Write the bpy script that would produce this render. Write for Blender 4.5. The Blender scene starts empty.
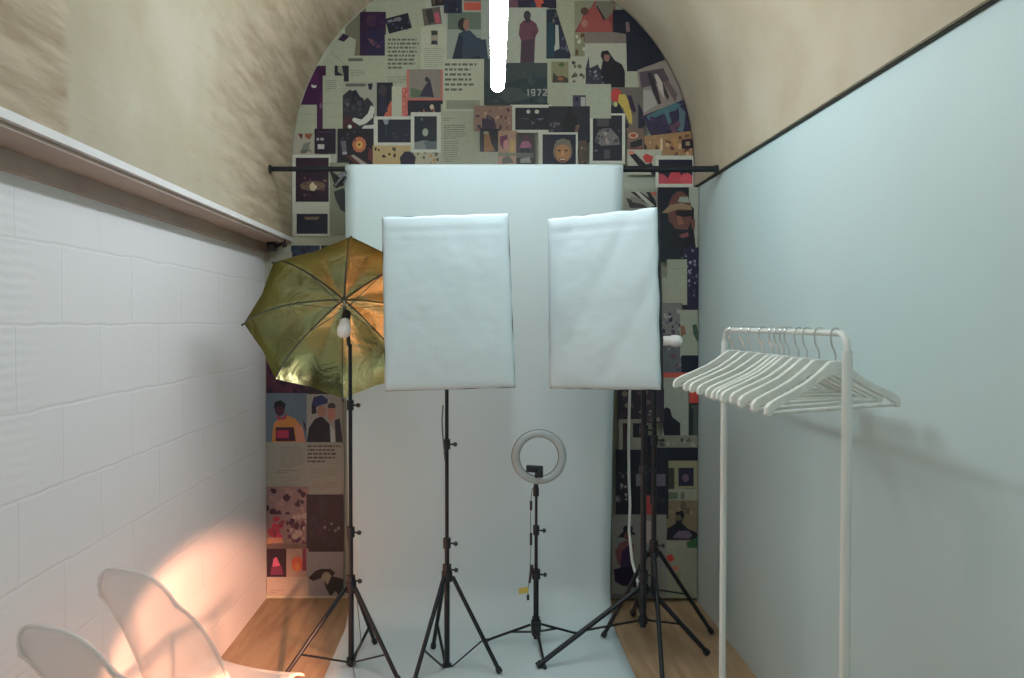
import bpy, bmesh, math, random
from mathutils import Vector, Matrix, noise
R = random.Random(7)
C = bpy.context.scene.collection
F = 796.0; CH = 1.53; VPX = 480.0
PITCH = math.radians(-1.22)
D = 4.38                                   # end wall distance

def at(x, y, Y):
    """point of the place seen at photo pixel x, y when it stands Y metres down the room"""
    v = Vector((x - VPX, F, -(y - 339.0)))
    c, s = math.cos(PITCH), math.sin(PITCH)
    w = Vector((v.x, v.y * c - v.z * s, v.y * s + v.z * c))
    k = Y / w.y
    return Vector((w.x * k, Y, CH + w.z * k))

def lin(c):
    c = c / 255.0
    return c / 12.92 if c <= .04045 else ((c + .055) / 1.055) ** 2.4

# ------------------------------------------------------------ materials
def mat(name, col, rough=.6, metal=0, bump=0, bscale=40, var=0, vscale=6, emit=None, estr=0, coat=0, trans=0, sheen=0):
    m = bpy.data.materials.new(name); m.use_nodes = True
    nt = m.node_tree; b = nt.nodes['Principled BSDF']
    b.inputs['Base Color'].default_value = (*col, 1)
    b.inputs['Roughness'].default_value = rough
    b.inputs['Metallic'].default_value = metal
    b.inputs['Coat Weight'].default_value = coat
    if sheen: b.inputs['Sheen Weight'].default_value = sheen
    if trans: b.inputs['Transmission Weight'].default_value = trans
    tc = nt.nodes.new('ShaderNodeTexCoord')
    if var:
        n = nt.nodes.new('ShaderNodeTexNoise'); n.inputs['Scale'].default_value = vscale; n.inputs['Detail'].default_value = 5
        nt.links.new(tc.outputs['Object'], n.inputs['Vector'])
        r = nt.nodes.new('ShaderNodeValToRGB')
        r.color_ramp.elements[0].position = .3; r.color_ramp.elements[1].position = .7
        r.color_ramp.elements[0].color = (*[c * (1 - var) for c in col], 1)
        r.color_ramp.elements[1].color = (*[min(1, c * (1 + var)) for c in col], 1)
        nt.links.new(n.outputs['Fac'], r.inputs['Fac']); nt.links.new(r.outputs['Color'], b.inputs['Base Color'])
    if bump:
        n = nt.nodes.new('ShaderNodeTexNoise'); n.inputs['Scale'].default_value = bscale; n.inputs['Detail'].default_value = 4
        nt.links.new(tc.outputs['Object'], n.inputs['Vector'])
        u = nt.nodes.new('ShaderNodeBump'); u.inputs['Strength'].default_value = bump; u.inputs['Distance'].default_value = .01
        nt.links.new(n.outputs['Fac'], u.inputs['Height']); nt.links.new(u.outputs['Normal'], b.inputs['Normal'])
    if emit:
        b.inputs['Emission Color'].default_value = (*emit, 1); b.inputs['Emission Strength'].default_value = estr
    return m

M = {}
M['black'] = mat('black_plastic', (.012, .016, .022), .42, 0, .1, 200)
M['black_metal'] = mat('black_painted_metal', (.010, .015, .022), .35, .2, .05, 150)
M['black_cloth'] = mat('black_nylon', (.010, .012, .018), .8, 0, .3, 120)
M['chrome'] = mat('chrome_wire', (.62, .64, .63), .25, 1, .03, 100)
M['white_metal'] = mat('white_powder_coat', (.66, .72, .70), .4, 0, .05, 120)
M['white_wood'] = mat('white_stained_wood', (.70, .74, .70), .45, 0, .15, 60, .05, 30)
M['white_plastic'] = mat('white_plastic', (.82, .85, .84), .3, 0, .03, 60)
M['diffuser'] = mat('diffuser_cloth', (.54, .68, .73), .85, 0, .06, 120, .03, 4)
M['paper'] = mat('backdrop_paper', (.60, .745, .79), .9, 0, .06, 30, .015, 3)
M['grey_plastic'] = mat('grey_ring_plastic', (.10, .13, .14), .45, 0, .05, 80)
M['ring_diff'] = mat('ring_diffuser', (.40, .47, .47), .5, 0, .08, 90)
M['yellow'] = mat('yellow_tag', (.62, .50, .10), .6, 0, .05, 60)
M['wood_trim'] = mat('painted_timber', (.41, .34, .29), .7, 0, .15, 30, .10, 5)
M['trim_white'] = mat('white_painted_edge', (.70, .71, .72), .6, 0, .1, 30, .05, 8)
M['tube'] = mat('lit_tube_diffuser', (.9, .9, .9), .4, emit=(.90, .96, 1.0), estr=52)
M['tube2'] = mat('lit_tube_diffuser_dimmer', (.9, .9, .9), .4, emit=(.90, .96, 1.0), estr=35)
M['tube_cap'] = mat('tube_end_cap', (.75, .78, .76), .4, 0, .03, 60)

def mat_gold():
    m = mat('gold_reflective_lining', (.60, .56, .27), .27, 1, 0)
    nt = m.node_tree; b = nt.nodes['Principled BSDF']
    tc = nt.nodes.new('ShaderNodeTexCoord')
    n = nt.nodes.new('ShaderNodeTexNoise'); n.inputs['Scale'].default_value = 9; n.inputs['Detail'].default_value = 6; n.inputs['Distortion'].default_value = 1.2
    u = nt.nodes.new('ShaderNodeBump'); u.inputs['Strength'].default_value = .35; u.inputs['Distance'].default_value = .02
    nt.links.new(tc.outputs['Object'], n.inputs['Vector']); nt.links.new(n.outputs['Fac'], u.inputs['Height'])
    nt.links.new(u.outputs['Normal'], b.inputs['Normal'])
    return m
M['gold'] = mat_gold()

def mat_chair():
    m = mat('ghost_chair_veil', (.86, .84, .82), .45, 0, .05, 40)
    nt = m.node_tree; b = nt.nodes['Principled BSDF']; out = nt.nodes['Material Output']
    t = nt.nodes.new('ShaderNodeBsdfTransparent'); mx = nt.nodes.new('ShaderNodeMixShader')
    mx.inputs['Fac'].default_value = .40  # mostly transparent, imitating the veil of a ghost image
    nt.links.new(t.outputs[0], mx.inputs[1]); nt.links.new(b.outputs[0], mx.inputs[2]); nt.links.new(mx.outputs[0], out.inputs['Surface'])
    return m
M['chair'] = mat_chair()

def mat_print():
    m = bpy.data.materials.new('printed_paper'); m.use_nodes = True; nt = m.node_tree; b = nt.nodes['Principled BSDF']
    a = nt.nodes.new('ShaderNodeVertexColor'); a.layer_name = 'ink'
    tc = nt.nodes.new('ShaderNodeTexCoord'); n = nt.nodes.new('ShaderNodeTexNoise'); n.inputs['Scale'].default_value = 55; n.inputs['Detail'].default_value = 3
    nt.links.new(tc.outputs['Object'], n.inputs['Vector'])
    mr = nt.nodes.new('ShaderNodeMapRange'); mr.inputs['From Min'].default_value = .3; mr.inputs['From Max'].default_value = .7; mr.inputs['To Min'].default_value = .93; mr.inputs['To Max'].default_value = 1.07
    nt.links.new(n.outputs['Fac'], mr.inputs['Value'])
    mx = nt.nodes.new('ShaderNodeVectorMath'); mx.operation = 'SCALE'
    nt.links.new(a.outputs['Color'], mx.inputs[0]); nt.links.new(mr.outputs['Result'], mx.inputs['Scale'])
    nt.links.new(mx.outputs['Vector'], b.inputs['Base Color']); b.inputs['Roughness'].default_value = .38
    return m
M['print'] = mat_print()

def mat_blockwall():
    m = mat('painted_concrete_block', (.66, .66, .655), .75); nt = m.node_tree; b = nt.nodes['Principled BSDF']
    L = nt.links.new
    tc = nt.nodes.new('ShaderNodeTexCoord'); sp = nt.nodes.new('ShaderNodeSeparateXYZ'); L(tc.outputs['Object'], sp.inputs[0])
    cb = nt.nodes.new('ShaderNodeCombineXYZ')
    ay = nt.nodes.new('ShaderNodeMath'); ay.operation = 'ADD'; ay.inputs[1].default_value = -2.485 + 9.0
    az = nt.nodes.new('ShaderNodeMath'); az.operation = 'ADD'; az.inputs[1].default_value = -.632 + 4.5
    L(sp.outputs['Y'], ay.inputs[0]); L(sp.outputs['Z'], az.inputs[0]); L(ay.outputs[0], cb.inputs[0]); L(az.outputs[0], cb.inputs[1])
    nz = nt.nodes.new('ShaderNodeTexNoise'); nz.inputs['Scale'].default_value = 6; L(cb.outputs[0], nz.inputs['Vector'])
    wob = nt.nodes.new('ShaderNodeVectorMath'); wob.operation = 'MULTIPLY_ADD'; wob.inputs[1].default_value = (.02, .02, 0); L(nz.outputs['Color'], wob.inputs[0]); L(cb.outputs[0], wob.inputs[2])
    br = nt.nodes.new('ShaderNodeTexBrick'); L(wob.outputs[0], br.inputs['Vector'])
    br.inputs['Scale'].default_value = 1; br.inputs['Brick Width'].default_value = .45; br.inputs['Row Height'].default_value = .225
    br.inputs['Mortar Size'].default_value = .007; br.inputs['Mortar Smooth'].default_value = .9
    br.inputs['Color1'].default_value = (.74, .76, .79, 1); br.inputs['Color2'].default_value = (.73, .75, .78, 1); br.inputs['Mortar'].default_value = (.715, .735, .765, 1)
    L(br.outputs['Color'], b.inputs['Base Color'])
    n2 = nt.nodes.new('ShaderNodeTexNoise'); n2.inputs['Scale'].default_value = 45; n2.inputs['Detail'].default_value = 6; L(cb.outputs[0], n2.inputs['Vector'])
    ma = nt.nodes.new('ShaderNodeMath'); ma.operation = 'MULTIPLY_ADD'; ma.inputs[1].default_value = .55
    L(n2.outputs['Fac'], ma.inputs[0])
    inv = nt.nodes.new('ShaderNodeMath'); inv.operation = 'MULTIPLY'; inv.inputs[1].default_value = -1.1; L(br.outputs['Fac'], inv.inputs[0])
    L(inv.outputs[0], ma.inputs[2])
    # combed mortar ridges near the camera end
    wv = nt.nodes.new('ShaderNodeTexWave'); wv.bands_direction = 'Y'; wv.inputs['Scale'].default_value = 11; wv.inputs['Distortion'].default_value = 2.5; L(cb.outputs[0], wv.inputs['Vector'])
    mk = nt.nodes.new('ShaderNodeTexNoise'); mk.inputs['Scale'].default_value = 2.2; L(cb.outputs[0], mk.inputs['Vector'])
    near = nt.nodes.new('ShaderNodeMapRange'); near.inputs['From Min'].default_value = 2.15; near.inputs['From Max'].default_value = 2.05; L(sp.outputs['Y'], near.inputs['Value'])
    mm = nt.nodes.new('ShaderNodeMapRange'); mm.inputs['From Min'].default_value = .45; mm.inputs['From Max'].default_value = .6; L(mk.outputs['Fac'], mm.inputs['Value'])
    m1 = nt.nodes.new('ShaderNodeMath'); m1.operation = 'MULTIPLY'; L(near.outputs[0], m1.inputs[0]); L(mm.outputs[0], m1.inputs[1])
    m2 = nt.nodes.new('ShaderNodeMath'); m2.operation = 'MULTIPLY'; L(m1.outputs[0], m2.inputs[0]); L(wv.outputs['Fac'], m2.inputs[1])
    m3 = nt.nodes.new('ShaderNodeMath'); m3.operation = 'MULTIPLY_ADD'; m3.inputs[1].default_value = .6; L(m2.outputs[0], m3.inputs[0]); L(ma.outputs[0], m3.inputs[2])
    u = nt.nodes.new('ShaderNodeBump'); u.inputs['Strength'].default_value = .28; u.inputs['Distance'].default_value = .005
    L(m3.outputs[0], u.inputs['Height']); L(u.outputs['Normal'], b.inputs['Normal'])
    return m
M['block'] = mat_blockwall()

def mat_vault():
    m = mat('bare_plaster_vault', (.5, .45, .32), .8); nt = m.node_tree; b = nt.nodes['Principled BSDF']; L = nt.links.new
    tc = nt.nodes.new('ShaderNodeTexCoord'); sp = nt.nodes.new('ShaderNodeSeparateXYZ'); L(tc.outputs['Object'], sp.inputs[0])
    mp = nt.nodes.new('ShaderNodeMapping'); mp.inputs['Rotation'].default_value = (math.radians(-38), 0, 0); mp.inputs['Scale'].default_value = (3, 1.2, 9)
    L(tc.outputs['Object'], mp.inputs['Vector'])
    st = nt.nodes.new('ShaderNodeTexNoise'); st.inputs['Scale'].default_value = 2.2; st.inputs['Detail'].default_value = 8; st.inputs['Roughness'].default_value = .65; L(mp.outputs[0], st.inputs['Vector'])
    rs = nt.nodes.new('ShaderNodeValToRGB'); L(st.outputs['Fac'], rs.inputs['Fac'])
    rs.color_ramp.elements[0].position = .30; rs.color_ramp.elements[0].color = (.27, .20, .13, 1)
    rs.color_ramp.elements[1].position = .62; rs.color_ramp.elements[1].color = (.47, .39, .29, 1)
    e = rs.color_ramp.elements.new(.45); e.color = (.35, .29, .20, 1)
    # smooth skim patch between two ragged seams
    nz = nt.nodes.new('ShaderNodeTexNoise'); nz.inputs['Scale'].default_value = 14; nz.inputs['Detail'].default_value = 5; L(tc.outputs['Object'], nz.inputs['Vector'])
    yy = nt.nodes.new('ShaderNodeMath'); yy.operation = 'MULTIPLY_ADD'; yy.inputs[1].default_value = .10; L(nz.outputs['Fac'], yy.inputs[0]); L(sp.outputs['Y'], yy.inputs[2])
    a1 = nt.nodes.new('ShaderNodeMapRange'); a1.inputs['From Min'].default_value = 2.04; a1.inputs['From Max'].default_value = 2.08; L(yy.outputs[0], a1.inputs['Value'])
    nz2 = nt.nodes.new('ShaderNodeTexNoise'); nz2.inputs['Scale'].default_value = 3; nz2.inputs['Detail'].default_value = 6; L(mp.outputs[0], nz2.inputs['Vector'])
    y2 = nt.nodes.new('ShaderNodeMath'); y2.operation = 'MULTIPLY_ADD'; y2.inputs[1].default_value = 1.6; L(nz2.outputs['Fac'], y2.inputs[0]); L(sp.outputs['Y'], y2.inputs[2])
    a2 = nt.nodes.new('ShaderNodeMapRange'); a2.inputs['From Min'].default_value = 4.35; a2.inputs['From Max'].default_value = 3.75; L(y2.outputs[0], a2.inputs['Value'])
    zl = nt.nodes.new('ShaderNodeMath'); zl.operation = 'LESS_THAN'; zl.inputs[1].default_value = 0.0; L(sp.outputs['X'], zl.inputs[0])
    mA = nt.nodes.new('ShaderNodeMath'); mA.operation = 'MULTIPLY'; L(a1.outputs[0], mA.inputs[0]); L(a2.outputs[0], mA.inputs[1])
    # right half: mostly smooth
    rt = nt.nodes.new('ShaderNodeMapRange'); rt.inputs['From Min'].default_value = .0; rt.inputs['From Max'].default_value = .35; L(sp.outputs['X'], rt.inputs['Value'])
    mx_ = nt.nodes.new('ShaderNodeMath'); mx_.operation = 'MAXIMUM'; L(mA.outputs[0], mx_.inputs[0]); L(rt.outputs[0], mx_.inputs[1])
    sm = nt.nodes.new('ShaderNodeTexNoise'); sm.inputs['Scale'].default_value = 3; sm.inputs['Detail'].default_value = 6; L(tc.outputs['Object'], sm.inputs['Vector'])
    rb = nt.nodes.new('ShaderNodeValToRGB'); L(sm.outputs['Fac'], rb.inputs['Fac'])
    rb.color_ramp.elements[0].position = .35; rb.color_ramp.elements[0].color = (.375, .335, .24, 1)
    rb.color_ramp.elements[1].position = .68; rb.color_ramp.elements[1].color = (.44, .405, .32, 1)
    mix = nt.nodes.new('ShaderNodeMix'); mix.data_type = 'RGBA'
    L(mx_.outputs[0], mix.inputs['Factor']); L(rs.outputs['Color'], mix.inputs[6]); L(rb.outputs['Color'], mix.inputs[7])
    L(mix.outputs[2], b.inputs['Base Color'])
    u = nt.nodes.new('ShaderNodeBump'); u.inputs['Strength'].default_value = .25; u.inputs['Distance'].default_value = .01
    L(st.outputs['Fac'], u.inputs['Height']); L(u.outputs['Normal'], b.inputs['Normal'])
    return m
M['vault'] = mat_vault()
M['rwall'] = mat('smooth_painted_board', (.485, .64, .66), .55, 0, .05, 8, .02, 2)
M['endwall'] = mat('end_wall_paint', (.42, .46, .38), .8, 0, .1, 30, .05, 6)
M['gap'] = mat('shadow_gap_strip', (.05, .055, .05), .8, 0, .1, 40)
def mat_floor():
    m = mat('plywood_floor', (.36, .25, .15), .55, 0, .1, 20); nt = m.node_tree; b = nt.nodes['Principled BSDF']; L = nt.links.new
    tc = nt.nodes.new('ShaderNodeTexCoord'); mp = nt.nodes.new('ShaderNodeMapping'); mp.inputs['Scale'].default_value = (7, .8, 1); L(tc.outputs['Object'], mp.inputs['Vector'])
    n = nt.nodes.new('ShaderNodeTexNoise'); n.inputs['Scale'].default_value = 3; n.inputs['Detail'].default_value = 7; n.inputs['Distortion'].default_value = .8; L(mp.outputs[0], n.inputs['Vector'])
    r = nt.nodes.new('ShaderNodeValToRGB'); L(n.outputs['Fac'], r.inputs['Fac'])
    r.color_ramp.elements[0].position = .3; r.color_ramp.elements[0].color = (.34, .23, .14, 1)
    r.color_ramp.elements[1].position = .7; r.color_ramp.elements[1].color = (.50, .36, .22, 1)
    L(r.outputs['Color'], b.inputs['Base Color'])
    return m
M['floor'] = mat_floor()

# ------------------------------------------------------------ mesh helpers
class MB:
    def __init__(s): s.bm = bmesh.new()
    def box(s, c, size, mtx=None, bevel=0):
        r = bmesh.ops.create_cube(s.bm, size=1)
        for v in r['verts']: v.co = Vector((v.co.x * size[0], v.co.y * size[1], v.co.z * size[2]))
        if bevel:
            es = list({e for v in r['verts'] for e in v.link_edges})
            r2 = bmesh.ops.bevel(s.bm, geom=es, offset=bevel, segments=2, affect='EDGES', profile=.5)
            vs = list({v for f in r2['faces'] for v in f.verts}); 
            vs = list({v for v in vs})
            allv = set(vs)
            for v in list(allv):
                for e in v.link_edges: allv.update(e.verts)
            vs = list(allv)
        else: vs = r['verts']
        for v in vs:
            p = v.co.copy()
            if mtx: p = mtx @ p
            v.co = p + Vector(c)
        return s
    def path(s, pts, rad, seg=12, cap=True):
        pts = [Vector(p) for p in pts]
        if not hasattr(rad, '__len__'): rad = [rad] * len(pts)
        rings = []; prev = None
        for i, p in enumerate(pts):
            t = (pts[min(i + 1, len(pts) - 1)] - pts[max(i - 1, 0)]).normalized()
            if prev is None:
                a = Vector((0, 0, 1)) if abs(t.z) < .9 else Vector((1, 0, 0))
                n = t.cross(a).normalized()
            else: n = (prev - t * prev.dot(t)).normalized()
            prev = n; b = t.cross(n)
            rings.append([s.bm.verts.new(p + (n * math.cos(k * math.tau / seg) + b * math.sin(k * math.tau / seg)) * rad[i]) for k in range(seg)])
        for a, b in zip(rings, rings[1:]):
            for k in range(seg): s.bm.faces.new((a[k], a[(k + 1) % seg], b[(k + 1) % seg], b[k]))
        if cap:
            s.bm.faces.new(rings[0][::-1]); s.bm.faces.new(rings[-1])
        return s
    def tube(s, a, b, r, r2=None, seg=12): return s.path([a, b], [r, r if r2 is None else r2], seg)
    def bar(s, a, b, w, h):
        """flat bar of section w x h from a to b"""
        a, b = Vector(a), Vector(b); t = (b - a).normalized(); up = Vector((0, 0, 1)) if abs(t.z) < .95 else Vector((1, 0, 0))
        x = t.cross(up).normalized(); y = x.cross(t)
        m = Matrix((x, t, y)).transposed()
        return s.box((a + b) / 2, (w, (b - a).length, h), m)
    def prism(s, poly, f, d0, d1):
        """poly of 2-D points; f(u, v, d) gives the 3-D point"""
        A = [s.bm.verts.new(f(u, v, d0)) for u, v in poly]; B = [s.bm.verts.new(f(u, v, d1)) for u, v in poly]
        s.bm.faces.new(A[::-1]); s.bm.faces.new(B); n = len(A)
        for i in range(n): s.bm.faces.new((A[i], A[(i + 1) % n], B[(i + 1) % n], B[i]))
        return s
    def grid(s, f, nu, nv, th=None):
        V = [[s.bm.verts.new(f(i / nu, j / nv)) for j in range(nv + 1)] for i in range(nu + 1)]
        for i in range(nu):
            for j in range(nv): s.bm.faces.new((V[i][j], V[i + 1][j], V[i + 1][j + 1], V[i][j + 1]))
        return s
    def torus(s, c, R0, r, u, v, seg=48, sec=10, flat=1.0):
        c, u, v = Vector(c), Vector(u).normalized(), Vector(v).normalized(); w = u.cross(v)
        rings = []
        for i in range(seg):
            a = math.tau * i / seg; d = u * math.cos(a) + v * math.sin(a)
            rings.append([s.bm.verts.new(c + d * (R0 + r * math.cos(math.tau * k / sec)) + w * (r * flat * math.sin(math.tau * k / sec))) for k in range(sec)])
        for i in range(seg):
            a, b = rings[i], rings[(i + 1) % seg]
            for k in range(sec): s.bm.faces.new((a[k], a[(k + 1) % sec], b[(k + 1) % sec], b[k]))
        return s
    def build(s, name, m, parent=None, smooth=True, bevel=0, solid=0, sub=0):
        bmesh.ops.recalc_face_normals(s.bm, faces=s.bm.faces)
        me = bpy.data.meshes.new(name)
        off = world_loc(parent) if parent else Vector((0, 0, 0))
        for v in s.bm.verts: v.co -= off
        s.bm.to_mesh(me); s.bm.free()
        o = bpy.data.objects.new(name, me); C.objects.link(o); me.materials.append(m)
        if smooth:
            for p in me.polygons: p.use_smooth = True
            me.set_sharp_from_angle(angle=math.radians(40))
        if parent: o.parent = parent
        if bevel:
            b = o.modifiers.new('b', 'BEVEL'); b.width = bevel; b.segments = 2; b.limit_method = 'ANGLE'
        if solid:
            b = o.modifiers.new('s', 'SOLIDIFY'); b.thickness = solid; b.offset = 0
        if sub:
            b = o.modifiers.new('u', 'SUBSURF'); b.levels = sub; b.render_levels = sub
        return o

def world_loc(o):
    p = Vector((0, 0, 0))
    while o: p += o.location; o = o.parent
    return p
def tag(o, label, cat, group=None, kind=None):
    if label: o['label'] = label
    if cat: o['category'] = cat
    if group: o['group'] = group
    if kind: o['kind'] = kind
    return o
def thing(name, label, cat, loc, group=None):
    o = bpy.data.objects.new(name, None); C.objects.link(o); o.location = loc; o.empty_display_size = .05
    return tag(o, label, cat, group)
def struct(o): o['kind'] = 'structure'; return o

# ------------------------------------------------------------ room shell
XL, XR = -1.183, 1.192
VC, VZ, VR = .066, 2.394, 1.10
Y0 = -2.6
YB = D
def bx(name, m, lo, hi):
    b = MB(); b.box([(a + c) / 2 for a, c in zip(lo, hi)], [c - a for a, c in zip(lo, hi)])
    return struct(b.build(name, m, smooth=False))
bx('floor', M['floor'], (XL - .1, Y0, -.08), (XR + .1, YB + .1, 0))
bx('wall_left', M['block'], (XL - .1, Y0, 0), (XL, YB, 2.0))
bx('wall_right', M['rwall'], (XR, Y0, 0), (XR + .1, YB, 2.268))
bx('wall_end', M['endwall'], (-1.5, YB, 0), (1.5, YB + .1, 3.7))
bx('wall_near', M['rwall'], (-1.5, Y0 - .1, 0), (1.5, Y0, 3.7))
# vault skin: arc with straight springings, 20 mm thick
prof = [(VC - VR, 1.985)]
for i in range(49):
    a = math.pi - math.pi * i / 48
    prof.append((VC + VR * math.cos(a), VZ + VR * math.sin(a)))
prof.append((VC + VR, 2.272))
outer = [(VC + (x - VC) * 1.05, VZ + (z - VZ) * 1.05 if z > VZ else z) for x, z in prof]
b = MB()
n = len(prof)
ys = [Y0 + (YB - Y0) * k / 12 for k in range(13)]
VI = [[b.bm.verts.new((x, y, z)) for x, z in prof] for y in ys]
VO = [[b.bm.verts.new((x, y, z)) for x, z in outer] for y in ys]
for k in range(12):
    for i in range(n - 1):
        b.bm.faces.new((VI[k][i], VI[k][i + 1], VI[k + 1][i + 1], VI[k + 1][i]))
        b.bm.faces.new((VO[k][i], VO[k + 1][i], VO[k + 1][i + 1], VO[k][i + 1]))
    b.bm.faces.new((VI[k][0], VI[k + 1][0], VO[k + 1][0], VO[k][0]))
    b.bm.faces.new((VI[k][-1], VO[k][-1], VO[k + 1][-1], VI[k + 1][-1]))
struct(b.build('ceiling', M['vault']))
# timber shelf under the left springing
bx('trim_1', M['trim_white'], (VC - VR - .004, Y0, 1.968), (VC - VR + .012, YB, 1.990))
bx('trim_2', M['wood_trim'], (XL - .05, Y0, 1.955), (VC - VR - .004, YB, 1.984))
bx('trim_3', M['wood_trim'], (XL, Y0, 1.905), (XL + .022, YB, 1.955))
bx('gap_shade', M['gap'], (VC + VR + .012, Y0, 2.2685), (XR + .1, YB, 2.2735))  # dark strip painting the shadow gap along the top of the right board

# ------------------------------------------------------------ ceiling tubes
def tube_light(name, label, p0, p1, r=.030, m='tube'):
    t = thing(name, label, 'light', p0, None)
    p0, p1 = Vector(p0), Vector(p1); d = (p1 - p0).normalized()
    pts, rad = [], []
    for k in range(7):
        a = math.pi / 2 * k / 6; pts.append(p0 + d * (.03 * (1 - math.sin(a)) )); rad.append(max(.002, r * math.sin(a)) if k else .002)
    pts = [p0 + d * (r * (1 - math.cos(math.pi / 2 * k / 6))) for k in range(7)]
    rad = [max(.003, r * math.sin(math.pi / 2 * k / 6)) for k in range(7)]
    pts.append(p1 - d * .03); rad.append(r)
    MB().path(pts, rad, 20).build('diffuser', M[m], t)
    MB().path([p1 - d * .03, p1], [r * 1.05, r * 1.05], 16).build('end_cap', M['tube_cap'], t)
    for q in (.12, .88):
        a = p0 + (p1 - p0) * q
        top = VZ + math.sqrt(VR ** 2 - (a.x - VC) ** 2)
        MB().tube(a + Vector((0, 0, r * .9)), Vector((a.x, a.y, top)), .0015, seg=6).build('hanging_wire', M['chrome'], t)
pa = at(497.6, 87, 3.55); pb = at(499.6, -40, 2.25)
pb.z = pa.z + .02
tube_light('tube_light', 'lit white ceiling tube hanging along the middle of the vault', pa, (pb.x + .0, 2.15, pa.z + .01))
tube_light('tube_light', 'lit white ceiling tube nearer the room entrance, behind the camera', (.06, 1.2, 2.75), (.06, -.3, 2.75), m='tube2')
tube_light('tube_light', 'lit white ceiling tube farthest back by the entrance wall', (.06, -.8, 2.75), (.06, -2.3, 2.75), m='tube2')

# ------------------------------------------------------------ crossbar and paper backdrop
ZBAR = at(480, 169, 3.92).z
t = thing('backdrop_crossbar', 'black metal pole spanning the vault above the white paper backdrop', 'pole', (0, 3.92, ZBAR))
MB().tube((-1.026, 3.92, ZBAR), (.30, 3.92, ZBAR), .0125, seg=16).build('pole_tube', M['black_metal'], t)
MB().tube((.28, 3.92, ZBAR), (1.158, 3.92, ZBAR), .0155, seg=16).build('pole_sleeve', M['black_metal'], t)
MB().tube((-1.034, 3.92, ZBAR), (-1.022, 3.92, ZBAR), .020, seg=16).build('end_pad', M['black'], t)
MB().tube((1.150, 3.92, ZBAR), (1.166, 3.92, ZBAR), .020, seg=16).build('end_pad', M['black'], t)
t = thing('paper_backdrop', 'white seamless paper backdrop hanging from the pole and running onto the floor', 'backdrop', (0, 3.9, 0))
RR = .022
pp = []
for k in range(10):                       # over the pole
    a = math.radians(180 - 20 * k) ; 
    pp.append((3.92 + RR * math.cos(math.radians(0 + 20 * k)), ZBAR + RR * math.sin(math.radians(20 * k))))
for k in range(1, 12):                    # hang
    q = k / 11; pp.append((3.92 - RR + .165 * q ** 1.1, ZBAR + (.18 - ZBAR) * q))
for k in range(1, 13):                    # sweep
    a = math.radians(90 * k / 12); pp.append((3.898 + .165 * math.cos(a - 0), .1835 - .18 * math.sin(a)))
for k in range(1, 14): pp.append((3.898 - .13 * k, .0035))
def sheet(u, v):
    q = u * (len(pp) - 1); i = min(int(q), len(pp) - 2); w = q - i
    Y = pp[i][0] * (1 - w) + pp[i + 1][0] * w; Z = pp[i][1] * (1 - w) + pp[i + 1][1] * w
    drop = max(0, min(1, (ZBAR - Z) / 1.2))
    xl = -.658 - .012 * drop; xr = .698 - .030 * drop
    x = xl + (xr - xl) * v
    Y += .006 * math.sin(5 * x + 2 * Z) * drop if Z > .1 else 0
    if i > 10 and Z > .2: Y += .010 * (2 * v - 1) ** 4
    return Vector((x, Y, Z))
MB().grid(sheet, len(pp) - 1, 24).build('paper_sheet', M['paper'], t, solid=.0012)
MB().tube((-.656, 3.92, ZBAR), (.696, 3.92, ZBAR), .019, seg=20).build('cardboard_core', M['wood_trim'], t)

t = thing('spring_clamp', 'small black spring clamp gripping the pole at the backdrop corner', 'clamp', at(341, 176, 3.92))
c0 = at(346, 172, 3.885)
MB().bar(c0, at(337, 177, 3.86), .02, .014).bar(at(337, 177, 3.86), at(331, 172, 3.87), .02, .010).build('jaw', M['black'], t, bevel=.002)
MB().bar(at(343, 176, 3.87), at(334, 186, 3.85), .02, .010).build('handle', M['black'], t, bevel=.002)
MB().bar(at(345, 177, 3.87), at(342, 184, 3.85), .02, .012).build('handle', M['black'], t, bevel=.002)

t = thing('wall_clamp', 'black metal clamp fixed to the timber shelf end by the collage', 'clamp', (XL + .03, 4.25, 1.93))
p = at(273, 246, 4.25)
MB().tube(p + Vector((-.028, 0, 0)), p + Vector((.015, 0, 0)), .028, seg=14).build('clamp_body', M['black'], t)
MB().tube(p + Vector((.012, 0, -.004)), p + Vector((.062, -.01, .012)), .010, seg=10).build('screw', M['black_metal'], t)
MB().tube(p + Vector((.052, -.01, .010)), p + Vector((.072, -.01, .014)), .020, seg=12).build('knob', M['black'], t)

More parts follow.
